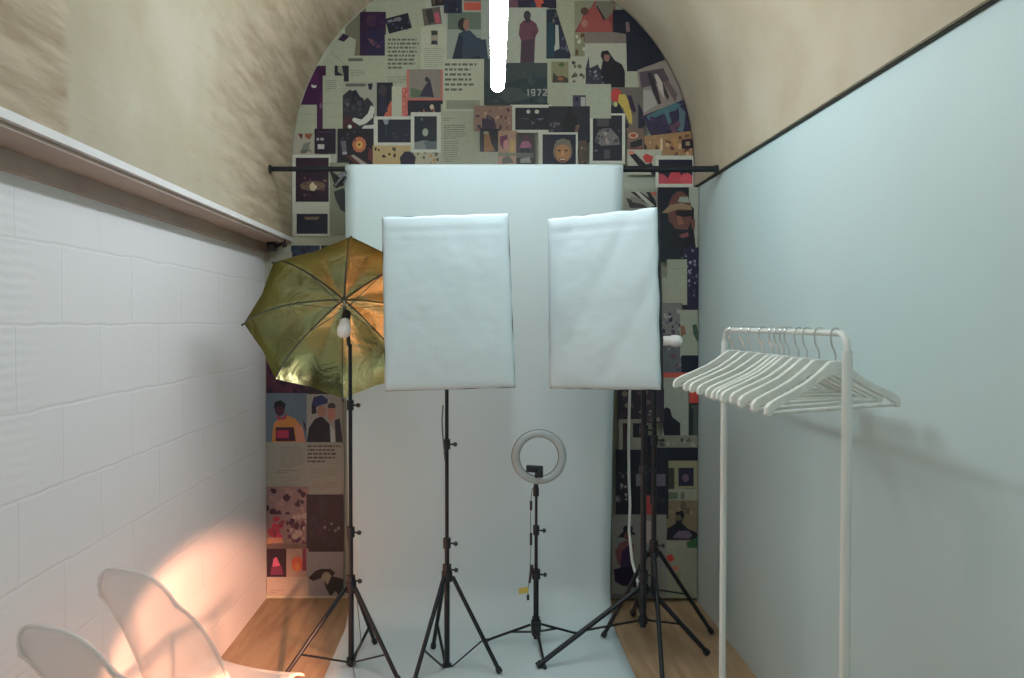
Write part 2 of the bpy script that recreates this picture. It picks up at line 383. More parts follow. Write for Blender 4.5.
# ------------------------------------------------------------ light stands
def stand(label, base, feet, hub, bracket, top, cols, r=(.0125, .0105, .0085), name='light_stand', frac=.62, legr=.0095):
    bxy = Vector((base[0], base[1], 0)); t = thing(name, label, 'tripod stand', bxy, None)
    P = lambda z: Vector((base[0], base[1], z))
    zz = [bracket - .03] + cols + [top]
    for i in range(len(zz) - 1):
        rr = r[min(i, len(r) - 1)]
        MB().tube(P(zz[i] - (.02 if i else 0)), P(zz[i + 1]), rr, seg=14).build('pole_section', M['black_metal'], t)
    for i, z in enumerate(cols):
        rr = r[min(i, len(r) - 1)]
        c = MB().tube(P(z - .022), P(z + .022), rr + .007, seg=14).build('collar', M['black'], t)
        MB().tube(P(z) + Vector((rr, -.004, 0)), P(z) + Vector((rr + .026, -.012, 0)), .0045, seg=8).tube(P(z) + Vector((rr + .024, -.011, 0)), P(z) + Vector((rr + .036, -.014, 0)), .011, .008, seg=10).build('knob', M['black'], c)
    MB().tube(P(hub - .022), P(hub + .022), .024, seg=16).tube(P(hub + .02), P(hub + .04), .018, seg=16).build('hub', M['black'], t)
    MB().tube(P(bracket - .014), P(bracket + .014), .021, seg=16).build('bracket', M['black'], t)
    for fx, fy in feet:
        ft = Vector((fx, fy, .012)); d = (ft - bxy); d.z = 0; d.normalize()
        a = P(hub) + d * .026
        lg = MB().path([a, a + (ft - a) * .985], [legr, legr], 10).build('leg', M['black_metal'], t)
        MB().path([a + (ft - a) * .955, ft], [legr * 1.45, legr * 1.35], 10).build('rubber_foot', M['black'], lg)
        m = a + (ft - a) * frac
        MB().bar(P(bracket) + d * .018, m, .012, .006).build('brace', M['black_metal'], t)
    return t

def floorpt(x, y):
    w = at(x, y, 1.0); k = CH / (CH - w.z); return (w.x * k, k)
def hz(x, y, Y): return at(x, y, Y).z

# umbrella stand
UB = (at(351, 600, 3.50).x, 3.50)
stand('black tripod light stand holding the gold umbrella at left', UB, [floorpt(281, 684), floorpt(399, 684), floorpt(375, 645)],
      hz(352, 587, 3.5), hz(352, 661, 3.5), hz(346, 344, 3.5), [hz(352, 587, 3.5) + .03, hz(352, 532, 3.5), hz(350, 405, 3.5)], frac=.72)
SL = (at(447, 600, 3.50).x, 3.50)
stand('black tripod light stand under the left softbox', SL, [floorpt(412, 692), floorpt(500, 675), floorpt(433, 650)],
      hz(447, 576, 3.5), hz(447, 667, 3.5), hz(447, 308, 3.5), [hz(447, 576, 3.5) + .03, hz(447, 543, 3.5), hz(447, 444, 3.5)], frac=.66)
SR = (at(643, 600, 3.62).x, 3.62)
stand('black tripod light stand under the right softbox, front one of the pair', SR, [floorpt(537, 669), floorpt(708, 656), (SR[0] + .05, 4.12)],
      hz(643, 588, 3.62), hz(643, 620, 3.62), hz(643, 308, 3.62), [hz(643, 575, 3.62), hz(643, 470, 3.62), hz(643, 430, 3.62)], r=(.015, .0135, .0125), frac=.55, legr=.0115)
SB = (at(653.5, 600, 3.80).x, 3.80)
stand('black tripod light stand with the bare white bulb, behind the right softbox', SB, [floorpt(663, 690), floorpt(712, 635), floorpt(603, 639)],
      hz(655, 552, 3.8), hz(655, 590, 3.8), hz(655, 352, 3.8), [hz(655, 545, 3.8), hz(655, 500, 3.8), hz(655, 440, 3.8)], r=(.0135, .012, .011), frac=.52, legr=.010)

# black lamp case strapped low on the rear stands
# ------------------------------------------------------------ softboxes
def softbox(label, corners, depth, stand_xy, seed):
    TL, TR, BR, BL = [at(*c) for c in corners]
    cen = (TL + TR + BR + BL) / 4
    u = ((TR + BR) - (TL + BL)).normalized(); v = ((TL + TR) - (BL + BR)).normalized(); nrm = v.cross(u).normalized()   # points away from camera
    if nrm.y < 0: nrm = -nrm
    t = thing('softbox', label, 'softbox', Vector((cen.x, cen.y, BL.z)))
    def face(a, c):
        p = TL * (1 - a) * (1 - c) + TR * a * (1 - c) + BR * a * c + BL * (1 - a) * c
        e = min(a, 1 - a, c, 1 - c)
        w = 4 * a * (1 - a); h = 4 * c * (1 - c)
        p = p + nrm * (.010 * math.exp(-e * 40))
        p = p - nrm * .006 * w * h
        q = noise.noise(Vector((a * 4 + seed, c * 6, 0))) * .0035 + noise.noise(Vector((a * 9 + seed, c * 22, 3))) * .0010
        dia = abs((a * 1.1 + c * .9 + seed * .1) % .55 - .27)
        q += .004 * math.exp(-(dia * 12) ** 2) * (1 if seed else .3)
        if c < .12: q += .0012 * math.sin(c * 90)
        q *= min(1, e * 12 + .15)
        p = p + nrm * q
        # scalloped outer hem
        out = .004 * noise.noise(Vector((a * 7, c * 7, seed)))
        p = p + u * out * (1 if a in (0, 1) else 0) + v * out * (1 if c in (0, 1) else 0)
        return p
    MB().grid(face, 48, 60).build('diffuser', M['diffuser'], t, solid=.002)
    # hem band and nylon shell: rim then pyramid back to the speed ring
    rim = [TL, TR, BR, BL]; lipd = .045
    def ring(k, off, s_):
        return [cen + (p - cen) * s_ + nrm * off for p in rim]
    b = MB()
    rings = [ring(0, .010, .996), ring(0, .014, 1.002), ring(0, lipd, 1.000), ring(0, depth * .6, .62), ring(0, depth, .26)]
    def dens(rg, m=6):
        o = []
        for i in range(4):
            for k in range(m): o.append(rg[i].lerp(rg[(i + 1) % 4], k / m))
        return o
    rv = [[b.bm.verts.new(p) for p in dens(r_)] for r_ in rings]
    for A, B in zip(rv, rv[1:]):
        for k in range(len(A)): b.bm.faces.new((A[k], A[(k + 1) % len(A)], B[(k + 1) % len(A)], B[k]))
    b.build('shell', M['black_cloth'], t, solid=.002)
    for p in (TL, TR, BR, BL):
        MB().path([cen + (p - cen) * 1.0 + nrm * .02, cen + (p - cen) * .62 + nrm * (depth * .6 - .004), cen + (p - cen) * .26 + nrm * depth], .003, 6).build('rod', M['black_metal'], t)
    back = cen + nrm * depth
    MB().tube(back - nrm * .01, back + nrm * .035, .07, .05, seg=20).build('speed_ring', M['black'], t)
    s = Vector((stand_xy[0], stand_xy[1], back.z))
    MB().tube(back + nrm * .03, Vector((s.x, s.y, s.z - .01)), .022, seg=12).build('lamp_holder', M['black'], t)
    MB().tube(Vector((s.x, s.y, s.z - .07)), Vector((s.x, s.y, s.z + .02)), .018, seg=12).build('stand_adapter', M['black'], t)
    MB().tube(back - nrm * .01, back - nrm * .10, .022, .028, seg=12).tube(back - nrm * .10, back - nrm * .16, .028, .012, seg=12).build('bulb', M['white_plastic'], t)
softbox('rectangular softbox with plain white front facing straight ahead, left of the two',
        [(381.5, 217, 3.19), (508, 213, 3.17), (515, 387.5, 3.13), (385, 391, 3.16)], .27, SL, 0)
softbox('rectangular softbox with creased white front angled left, right of the two',
        [(547, 219, 3.276), (656.5, 207, 3.05), (660, 390, 3.04), (549, 388.5, 3.26)], .36, SR, 5)

# bulb heads
def bulb(label, base, d, s=1.0):
    base = Vector(base); d = Vector(d).normalized()
    t = thing('bulb_lamp', label, 'lamp', base)
    P = lambda k: base + d * k * s
    MB().path([P(-.03), P(-.028), P(.025), P(.03)], [.010, .019, .021, .018], 16).build('socket', M['black'], t)
    pts = [.028, .034, .05, .060, .064, .078, .098, .112, .121, .126]; rad = [.019, .024, .026, .024, .026, .030, .030, .026, .017, .003]
    MB().path([P(k) for k in pts], [r * s for r in rad], 20).build('bulb', M['white_plastic'], t)
    return t
bp = at(346, 317, 3.50)
t = bulb('white bulb in a black socket in front of the gold umbrella', (bp.x, 3.50, bp.z), (0.02, -.72, -.62))
MB().tube((UB[0] - .005, 3.50, hz(346, 346, 3.5)), (bp.x, 3.505, bp.z), .009, seg=10).build('swivel', M['black'], t)
bp = at(659, 341, 3.76)
t = bulb('bare white bulb pointing right beside the right softbox', (bp.x - .01, 3.76, bp.z), (1, -.1, 0), .95)
MB().tube((SB[0], 3.80, hz(655, 352, 3.8) - .02), (bp.x - .015, 3.765, bp.z), .012, seg=10).build('swivel', M['black'], t)

# ------------------------------------------------------------ gold umbrella
phi = math.radians(36)
ax = Vector((.20, -math.cos(phi), -math.sin(phi))).normalized()
hub = at(344, 300, 3.63)
uv_v = Vector((0, 0, 1)) - ax * ax.z; uv_u = uv_v.cross(ax).normalized(); uv_v = ax.cross(uv_u).normalized()
if uv_v.z < 0: uv_v = -uv_v
if uv_u.x < 0: uv_u = -uv_u
RU, DU = .432, .185
t = thing('photo_umbrella', 'open gold lined reflective umbrella facing forward on the left stand', 'umbrella', hub)
def canopy_pt(ang, q, lift=0):
    k = (ang / (math.pi / 4)) % 1.0
    m = abs(k - .5) * 2            # 1 on a rib, 0 mid gore
    chord = math.cos(math.pi / 8) / math.cos((k - .5) * math.pi / 4)
    chord = chord * (1 - .035 * (1 - m) ** 1.0 * q)
    r = RU * math.sin(q * 1.32) / math.sin(1.32) * (1 if q < .02 else (chord * .85 + .15 * chord))
    d = DU * (1 - math.cos(q * 1.32)) / (1 - math.cos(1.32))
    d += .012 * (1 - m) * math.sin(q * math.pi)        # gore pulled taut inward
    a = ang
    return hub + uv_u * (r * math.sin(a)) + uv_v * (r * math.cos(a)) + ax * (d - lift)
b = MB(); NA, NQ = 64, 14
c0 = b.bm.verts.new(hub); rows = []
for j in range(1, NQ + 1):
    rows.append([b.bm.verts.new(canopy_pt(math.tau * i / NA, j / NQ)) for i in range(NA)])
for i in range(NA): b.bm.faces.new((c0, rows[0][i], rows[0][(i + 1) % NA]))
for A, B in zip(rows, rows[1:]):
    for i in range(NA): b.bm.faces.new((A[i], B[i], B[(i + 1) % NA], A[(i + 1) % NA]))
b.build('canopy', M['gold'], t)
for k in range(8):
    a = k * math.pi / 4
    pts = [canopy_pt(a, q / 10, -.004) for q in range(0, 11)]
    rb = MB().path(pts, .0022, 6).build('rib', M['grey_plastic'], t)
    pe = canopy_pt(a, 1.0, -.002)
    MB().tube(pe, pe + (pe - pts[-2]).normalized() * .014, .004, seg=8).build('tip', M['black'], rb)
    MB().tube(canopy_pt(a, .38, -.006), hub + ax * .075, .0016, seg=6).build('stretcher', M['grey_plastic'], t)
MB().tube(hub - ax * .03, hub + ax * .235, .004, seg=8).build('shaft', M['white_metal'], t)
MB().tube(hub + ax * .065, hub + ax * .09, .009, seg=10).build('runner', M['grey_plastic'], t)
MB().tube(hub - ax * .012, hub + ax * .012, .013, seg=12).build('crown', M['grey_plastic'], t)

# ------------------------------------------------------------ ring light
RB = (at(536, 630, 3.72).x, 3.72)
stand('short black tripod stand with low spread legs under the ring light', RB, [floorpt(486, 643), floorpt(577, 636), floorpt(545, 671)],
      hz(536, 625, 3.72), hz(536, 632, 3.72), hz(536, 484, 3.72), [hz(536, 574, 3.72), hz(536, 530, 3.72)], r=(.0125, .008, .0065), name='ring_light_stand', frac=.45, legr=.006)
rc = at(539, 457, 3.70)
t = thing('ring_light', 'round grey ring light with a black phone holder on a short stand', 'ring light', at(536, 486, 3.72))
U, V_ = Vector((1, 0, 0)), Vector((0, 0, 1))
MB().torus(rc + Vector((0, .008, 0)), .1095, .0195, U, V_, 64, 14, .55).build('ring_housing', M['grey_plastic'], t)
b = MB()
for j in range(64):
    pass
b.torus(rc + Vector((0, -.006, 0)), .1095, .0172, U, V_, 64, 12, .6).build('ring_diffuser', M['ring_diff'], t)
MB().tube(at(536, 488, 3.72), at(536, 478, 3.715), .012, .009, seg=12).build('ball_head', M['black'], t)
h0 = at(536, 484, 3.70)
MB().tube(at(536, 479, 3.705), at(537, 470, 3.66), .008, seg=10).build('holder_neck', M['black'], t)
MB().box(at(534.5, 469, 3.655), (.078, .018, .032), Matrix.Rotation(math.radians(3), 3, 'Y'), .004).box(at(540, 473, 3.65), (.028, .026, .042), None, .004).build('phone_holder', M['black'], t, bevel=0)
MB().tube(at(536, 496, 3.72), at(536, 488, 3.72), .014, seg=14).build('collar', M['black'], t)
# cable
t = thing('ring_light_cable', 'thin cable with inline switch hanging beside the ring light pole', 'cable', at(531, 600, 3.70))
cp = [at(535, 486, 3.71), at(532, 489, 3.70), at(531, 500, 3.69), at(530.5, 520, 3.69), at(531, 545, 3.69), at(530, 570, 3.69), at(528, 590, 3.69), at(528, 598, 3.69)]
MB().path(cp, .0018, 6).build('wire', M['grey_plastic'], t)
MB().tube(at(531, 501, 3.69), at(531, 510, 3.69), .006, seg=8).tube(at(531, 533, 3.69), at(531, 545, 3.69), .006, seg=8).build('switch', M['black'], t)
MB().tube(at(532, 565, 3.69), at(529.5, 583, 3.69), .008, .005, seg=8).tube(at(528, 595, 3.69), at(528, 600, 3.69), .006, seg=8).build('plug', M['black'], t)
MB().box(at(523.5, 590.5, 3.685), (.045, .002, .028), Matrix.Rotation(math.radians(-12), 3, 'Y')).build('tag', M['yellow'], t)['label'] = 'yellow paper tag'
# pale cable behind right stands
t = MB().path([at(630, 372, 4.1), at(629.5, 400, 4.12), at(628.5, 440, 4.13), at(629, 480, 4.13), at(630, 505, 4.12), at(629, 530, 4.10), at(632, 560, 4.0), at(640, 590, 3.85)], .0075, 8).build('hanging_cable', M['white_metal'])
tag(t, 'pale cable hanging down behind the two right stands', 'cable')
t = MB().path([(UB[0] - .02, 3.49, hz(349, 400, 3.5)), at(345, 440, 3.50), at(344, 500, 3.50), at(350, 560, 3.52), at(357, 600, 3.5), at(361, 640, 3.48), at(353, 668, 3.42), at(358, 690, 3.3)], .0022, 6).build('power_cable', M['grey_plastic'])
tag(t, 'thin grey lead drooping down the left umbrella stand to the floor', 'cable')
t = MB().path([at(443, 405, 3.49), at(442, 420, 3.49), at(442.5, 432, 3.49), at(445, 460, 3.49)], .0035, 6).build('power_cable', M['grey_plastic'])
tag(t, 'short grey lead beside the pole below the left softbox', 'cable')

# ------------------------------------------------------------ clothes rack and hangers
RX = .917; YN, YF = 1.985, 2.985; ZR = at(840, 331, 1.99).z - .006
t = thing('clothes_rack', 'white metal clothes rail with two posts beside the right wall', 'clothes rack', (RX, (YN + YF) / 2, 0))
rr = .045; ra = .0115
pts = [(RX, YN, ZR - .03 - rr)]
for k in range(9):
    a = math.radians(90 * k / 8); pts.append((RX, YN + rr * (1 - math.cos(a)), ZR - rr + rr * math.sin(a)))
rail = [Vector((RX, YN + rr, ZR)), Vector((RX, YF - rr, ZR))]
def elbow(Yc, s):
    return [Vector((RX, Yc + s * rr * (1 - math.cos(math.radians(11.25 * k))), ZR - rr + rr * math.sin(math.radians(11.25 * k)))) for k in range(9)]
MB().path([Vector((RX, YN, .05)), Vector((RX, YN, ZR - rr))] , ra + .001, 16).build('post', M['white_metal'], t)
MB().path([Vector((RX, YF, .05)), Vector((RX, YF, ZR - rr))] , ra + .001, 16).build('post', M['white_metal'], t)
MB().path(elbow(YN, 1) + elbow(YF, -1)[::-1], ra * .74, 16).build('top_rail', M['white_metal'], t)
MB().tube((RX, YN, .10), (RX, YF, .10), .010, seg=12).build('bottom_rail', M['white_metal'], t)
for y in (YN, YF):
    f = MB().path([(RX - .21, y, .012), (RX - .19, y, .04), (RX - .1, y, .05), (RX + .1, y, .05), (RX + .19, y, .04), (RX + .21, y, .012)], .012, 10).build('foot_bar', M['white_metal'], t)
# prototype hanger, local frame: u across, z down from rail centre
def hanger_mesh(kind):
    b = MB()
    if kind == 'body':
        up = [(0, -.070), (.022, -.071), (.032, -.078), (.06, -.098), (.10, -.122), (.15, -.143), (.19, -.158), (.215, -.169), (.226, -.180), (.228, -.198), (.222, -.204), (.212, -.202)]
        lo = [(.205, -.190), (.17, -.173), (.13, -.157), (.09, -.139), (.05, -.118), (.02, -.108), (0, -.106)]
        half = up + lo
        poly = half + [(-x, z) for x, z in half[::-1] if x > 0]
        b.prism(poly, lambda u, v, d: Vector((u, d, v)), -.0065, .0065)
        return b
    if kind == 'bar':
        return b.tube((-.212, 0, -.195), (.212, 0, -.195), .0055, seg=10)
    pts = [(0, 0, -.070), (0, 0, -.052), (.006, 0, -.040), (.012, 0, -.030), (.0155, 0, -.018)]
    for k in range(0, 11):
        a = math.radians(-15 + 21 * k); pts.append((.0165 * math.cos(a), 0, .0165 * math.sin(a)))
    pts = [(-x, y, z) for x, y, z in pts]
    return b.path(pts, .0024, 8)
hs = [276, 288.5, 297, 309, 320, 326, 332, 337, 348, 357, 370, 388]
words = ['nearest the far post', 'second from the far post', 'third from the far post', 'fourth from the far post', 'fifth from the far post', 'sixth from the far post',
         'sixth from the front end', 'fifth from the front end', 'fourth from the front end', 'third from the front end', 'second from the front end', 'frontmost, nearest the near post']
lab = ['white wooden hanger on the rail, ' + w for w in words]
proto = None
for i, s in enumerate(hs):
    Y = F / s
    if proto is None:
        proto = thing('coat_hanger', lab[0], 'hanger', (0, 0, 0), 'white hangers on the clothes rail')
        hanger_mesh('body').build('shoulder_frame', M['white_wood'], proto, bevel=.002)
        hanger_mesh('bar').build('trouser_bar', M['white_wood'], proto)
        hanger_mesh('hook').build('hook', M['chrome'], proto)
        o = proto
    else:
        o = proto.copy(); C.objects.link(o); o['label'] = lab[i]
        for ch in proto.children:
            c = ch.copy(); C.objects.link(c); c.parent = o
    o.scale = (1.05, 1, .98)
    o.location = (RX, Y, ZR - .0035)
    yaw = 15 + .75 * i + R.uniform(-2, 2)
    o.rotation_euler = (0, math.radians(R.uniform(-.8, .8)), math.radians(yaw))

# ------------------------------------------------------------ see-through chairs standing in for the ghost image at lower left
def chair(label, loc, yaw, group='ghost chairs along the block wall'):
    t = thing('ghost_chair', label, 'chair', (0, 0, 0), group)
    # local: faces +x, back at x = -.2
    def back(a, c):
        w = .165 * (1 - .05 * c) ; z = .37 + .50 * c; y = (a * 2 - 1)
        top = c ** 3
        zz = z - .10 * top * abs(y) ** 2.6 * 1.0
        yy = y * w * (1 - .16 * top * abs(y) ** 3)
        return Vector((-.185 - .23 * c ** 1.1 + .05 * y * y, yy, zz))
    MB().grid(back, 20, 20).build('backrest', M['chair'], t, solid=.006)
    rim = [back(0, c / 14) for c in range(15)] + [back(a / 14, 1) for a in range(1, 14)] + [back(1, 1 - c / 14) for c in range(15)]
    MB().path(rim, .006, 8).build('rim', M['chair'], t)
    def seat(a, c):
        x = -.19 + .38 * a; y = (c * 2 - 1) * .175
        return Vector((x, y, .37 + .012 * (2 * c - 1) ** 2 - .025 * max(0, (a - .85) / .15) ** 2 + .02 * max(0, (.2 - a) / .2)))
    MB().grid(seat, 20, 16).build('seat', M['chair'], t, solid=.006)
    for sx in (-1, 1):
        for sy in (-1, 1):
            MB().tube((sx * .13, sy * .13, .37), (sx * .17, sy * .17, 0.0), .011, .008, seg=10).build('leg', M['chair'], t)
    t.location = loc; t.rotation_euler = (0, 0, math.radians(yaw))
    return t
chair('ghost image built as a pale chair by the block wall, farther of the two', (-.81, 2.50, 0), 70)
chair('ghost image built as a pale chair in the bottom left corner, nearer of the two', (-.80, 2.10, 0), 70)

# ------------------------------------------------------------ clippings on the end wall
K = 1.08
WALLPX = lambda x, y: (lambda p: (p.x, p.z))(at(x, y, D))
arch = [(VC + VR - .006, .02)]
for i in range(33):
    a = math.pi * i / 32; arch.append((VC + (VR - .006) * math.cos(a), VZ + (VR - .006) * math.sin(a)))
archL = arch + [(VC - VR + .006, .02)]
lowL = [(1.188, .02), (1.188, 2.262), (XL + .006, 2.262), (XL + .006, .02)]
lowLL = [(1.188, .02), (1.188, 1.95), (XL + .006, 1.95), (XL + .006, .02)]
def clip(poly, conv):
    out = poly
    area = sum(conv[i][0] * conv[(i + 1) % len(conv)][1] - conv[(i + 1) % len(conv)][0] * conv[i][1] for i in range(len(conv)))
    sg = 1 if area > 0 else -1
    for i in range(len(conv)):
        a, b = conv[i], conv[(i + 1) % len(conv)]
        if math.hypot(a[0] - b[0], a[1] - b[1]) < 1e-6: continue
        ins = lambda p: sg * ((b[0] - a[0]) * (p[1] - a[1]) - (b[1] - a[1]) * (p[0] - a[0])) >= -1e-9
        new = []
        for k in range(len(out)):
            p, q = out[k], out[(k + 1) % len(out)]
            ip, iq = ins(p), ins(q)
            if ip: new.append(p)
            if ip != iq:
                den = (b[0] - a[0]) * (q[1] - p[1]) - (b[1] - a[1]) * (q[0] - p[0])
                if abs(den) > 1e-12:
                    num = (b[0] - a[0]) * (a[1] - p[1]) - (b[1] - a[1]) * (a[0] - p[0])
                    s_ = num / den; new.append((p[0] + (q[0] - p[0]) * s_, p[1] + (q[1] - p[1]) * s_))
        out = new
        if len(out) < 3: return []
    return out
def q(x0, y0, x1, y1): return [(x0, y0), (x1, y0), (x1, y1), (x0, y1)]
def Rr(x0, y0, x1, y1, c): return [(q(x0, y0, x1, y1), c)]
def P(pts, c): return [(pts, c)]
def E(x, y, rx, ry, c, n=14): return [([(x + rx * math.cos(math.tau * i / n), y + ry * math.sin(math.tau * i / n)) for i in range(n)], c)]
def T(x0, y0, x1, y1, rows, c, fill=.6, seed=1):
    r = random.Random(seed * 31 + rows); o = []; h = (y1 - y0) / rows
    for i in range(rows):
        x = x0; end = x1 if i < rows - 1 else x0 + (x1 - x0) * .6
        end -= r.random() * (x1 - x0) * .2
        while x < end:
            w = min((.8 + r.random() * 2.2) * max(.8, h * .45), end - x)
            o.append((q(x, y0 + h * i + h * (1 - fill) / 2, x + w, y0 + h * i + h * (1 + fill) / 2), c)); x += w + h * .28
    return o
def Blobs(x0, y0, x1, y1, n, cols, smin, smax, seed):
    r = random.Random(seed); o = []
    for i in range(n):
        cx = r.uniform(x0, x1); cy = r.uniform(y0, y1); s = r.uniform(smin, smax); a0 = r.random() * 6
        k = r.randint(5, 8); pts = [(cx + s * r.uniform(.5, 1.1) * math.cos(a0 + math.tau * j / k), cy + s * r.uniform(.6, 1.3) * math.sin(a0 + math.tau * j / k)) for j in range(k)]
        c = r.choice(cols); o.append((clip(pts, q(x0, y0, x1, y1)), c))
    return [e for e in o if len(e[0]) > 2]
def person(cx, top, h, w, coat, skin, hair):
    """standing or half figure: head, hair, shoulders, arms, body down to top + h"""
    hd = w * .19
    return (P([(cx - w * .16, top + hd * 1.6), (cx + w * .16, top + hd * 1.6), (cx + w * .42, top + hd * 2.6), (cx + w * .5, top + h * .45), (cx + w * .36, top + h * .55), (cx + w * .30, top + h), (cx - w * .30, top + h), (cx - w * .36, top + h * .55), (cx - w * .5, top + h * .45), (cx - w * .42, top + hd * 2.6)], coat)
            + E(cx, top + hd, hd * .85, hd * 1.1, skin) + P([(cx - hd, top + hd), (cx - hd * .9, top - hd * .1), (cx, top - hd * .35), (cx + hd * .9, top - hd * .1), (cx + hd, top + hd * .8), (cx + hd * .3, top + hd * .35)], hair))
PAP = (158, 165, 146); PAL = (172, 178, 160); PAD = (132, 140, 122); NAV = (16, 24, 44); BLK = (14, 18, 30); PUR = (44, 22, 58); DTL = (26, 44, 58)
INK = (86, 92, 86); GRY = (112, 118, 110); RED = (176, 66, 66); SKN = (150, 110, 90); TAN = (168, 142, 104); WHT = (190, 196, 186)
placed = []
NPG = 0
def page(label, rect, base=PAP, els=(), ang=0, name='magazine_clipping', poly=None, cat='clipping'):
    global NPG
    if poly is None:
        x0, y0, x1, y1 = rect; cx, cy = (x0 + x1) / 2, (y0 + y1) / 2; a = math.radians(ang)
        poly = [(cx + (x - cx) * math.cos(a) - (y - cy) * math.sin(a), cy + (x - cx) * math.sin(a) + (y - cy) * math.cos(a)) for x, y in q(*rect)]
        rot = lambda pts: [(cx + (x - cx) * math.cos(a) - (y - cy) * math.sin(a), cy + (x - cx) * math.sin(a) + (y - cy) * math.cos(a)) for x, y in pts]
    else: rot = lambda pts: pts
    W = [WALLPX(*p) for p in poly]
    ay_ = sum(p[1] for p in poly) / len(poly); ax_ = sum(p[0] for p in poly) / len(poly)
    W = clip(W, archL if (ay_ < 182 or (ax_ < 400 and ay_ < 240)) else (lowL if ax_ > 400 else lowLL))
    if len(W) < 3: return
    bb = (min(p[0] for p in W), min(p[1] for p in W), max(p[0] for p in W), max(p[1] for p in W))
    lay = 0
    for b2, l2 in placed:
        if bb[0] < b2[2] + .002 and b2[0] < bb[2] + .002 and bb[1] < b2[3] + .002 and b2[1] < bb[3] + .002: lay = max(lay, l2 + 1)
    placed.append((bb, lay)); NPG += 1
    y0 = D - .0006 - lay * .0012
    bm = bmesh.new(); ly = bm.loops.layers.float_color.new('ink')
    def col(f, c):
        v = [min(.86, lin(k) * K) for k in c]
        for l in f.loops: l[ly] = (*v, 1)
    cxw, czw = (bb[0] + bb[2]) / 2, bb[1]
    A = [bm.verts.new((x - cxw, -.0006, z - czw)) for x, z in W]; B = [bm.verts.new((x - cxw, 0, z - czw)) for x, z in W]
    col(bm.faces.new(A), base); col(bm.faces.new(B[::-1]), PAP)
    for i in range(len(A)): col(bm.faces.new((A[i], B[i], B[(i + 1) % len(A)], A[(i + 1) % len(A)])), PAP)
    yy = -.00064
    for pts, c in els:
        w = clip([WALLPX(*p) for p in rot(pts)], W)
        if len(w) < 3: continue
        cc = []
        for p in w:
            if not cc or math.hypot(p[0] - cc[-1][0], p[1] - cc[-1][1]) > 1e-5: cc.append(p)
        if len(cc) > 2 and math.hypot(cc[0][0] - cc[-1][0], cc[0][1] - cc[-1][1]) < 1e-5: cc.pop()
        if len(cc) < 3: continue
        f = bm.faces.new([bm.verts.new((x - cxw, yy, z - czw)) for x, z in cc]); col(f, c); yy -= .000004
    for f in bm.faces:
        f.normal_update()
        if f.normal.y > 0.5 and f.calc_center_median().y < -.0003: f.normal_flip()
    bmesh.ops.triangulate(bm, faces=[f for f in bm.faces if len(f.verts) > 4])
    me = bpy.data.meshes.new(name); bm.to_mesh(me); bm.free(); me.materials.append(M['print'])
    o = bpy.data.objects.new(name, me); C.objects.link(o); o.location = (cxw, y0, czw)
    tag(o, label, cat, 'clippings covering the end wall')
    return o
ph = 'printed_photograph'
# --- arch, left side
page('grey brown page corner at the arch edge beside the purple portrait', (345, 8, 366, 60), (110, 108, 92))
page('pale page at the upper left of the arch with a tilted navy photo', (366, -12, 426, 40), PAP, P([(385, 19), (408, 13), (412, 28), (389, 34)], NAV) + P([(387, 21), (400, 17), (402, 20), (388, 23)], (120, 120, 130)) + Blobs(388, 18, 410, 30, 12, [(70, 60, 100), (110, 100, 120), (40, 40, 80)], .8, 2, 3))
page('purple photo of a seated person with folded hands, arch edge', (360, 12, 386, 57), PUR, P([(366, 57), (366, 40), (371, 30), (380, 28), (386, 38), (386, 57)], (34, 26, 66)) + E(371, 21, 5, 6, (66, 40, 62)) + P([(368, 38), (373, 40), (381, 47), (377, 48), (370, 43)], (96, 66, 80)) + Blobs(362, 15, 385, 56, 14, [(54, 30, 76), (30, 20, 50)], 1, 3, 5), name=ph)
page('pale torn page lying diagonally along the left arch edge', None, PAP, P([(331, 52), (352, 70), (352, 71), (331, 53)], PAD) + P([(338, 40), (346, 30), (352, 34), (344, 42)], PUR), poly=[(318, 71), (340, 32), (356, 40), (352, 78), (330, 80)])
page('narrow pale page with dark heading over a text column', (347, 56, 388, 84), PAP, Rr(348.5, 58.5, 363, 61.5, INK) + T(351, 70, 368, 77, 4, GRY, .4, 4) + P([(347, 74), (340, 78), (346, 84)], NAV))
page('deep purple page with a white star beside the arch', (301, 66, 326, 130), (62, 20, 66), P([(313, 84), (315, 86), (317, 85), (316, 88), (313, 88), (311, 86)], WHT) + E(321, 106, 1.5, 3, (110, 90, 110)) + Blobs(303, 70, 326, 128, 8, [(74, 26, 76), (48, 16, 54)], 2, 5, 8))
page('navy scrap between the purple page and the column page', (335, 66, 349, 82), NAV, P([(338, 66), (342, 66), (344, 76), (338, 72)], PAD))
page('tall pale page with a small text column top left', (323, 76, 344, 130), PAP, T(326, 80, 337, 92, 6, GRY, .4, 2) + Rr(323, 103, 343, 103.4, PAD) + Rr(323, 117, 343, 117.4, PAD))
page('plain pale page with fold lines at the left arch edge', (292, 105, 317, 135), PAP, Rr(292, 114, 316, 114.6, PAD) + Rr(292, 122, 316, 122.4, PAD))
page('pale drawing with brown shapes above the crossbar at left', (292, 133, 316, 158), (160, 158, 146), P([(298, 134), (303, 134), (302, 140)], (90, 40, 40)) + P([(305, 134), (313, 134), (310, 140), (306, 138)], (130, 80, 60)) + P([(300, 153), (304, 144), (311, 142), (309, 148), (313, 153), (306, 151)], GRY) + P([(302, 150), (308, 150), (307, 153), (301, 154)], (90, 92, 88)))
page('dark photo with rows of white lettering beside the drawing', (315, 129, 336, 154), (34, 22, 46), T(317, 137, 334, 142, 1, (160, 160, 160), .5, 3) + T(318, 143, 330, 151, 1, (180, 180, 180), .6, 8) + Rr(318, 132, 334, 133, (70, 50, 80)))
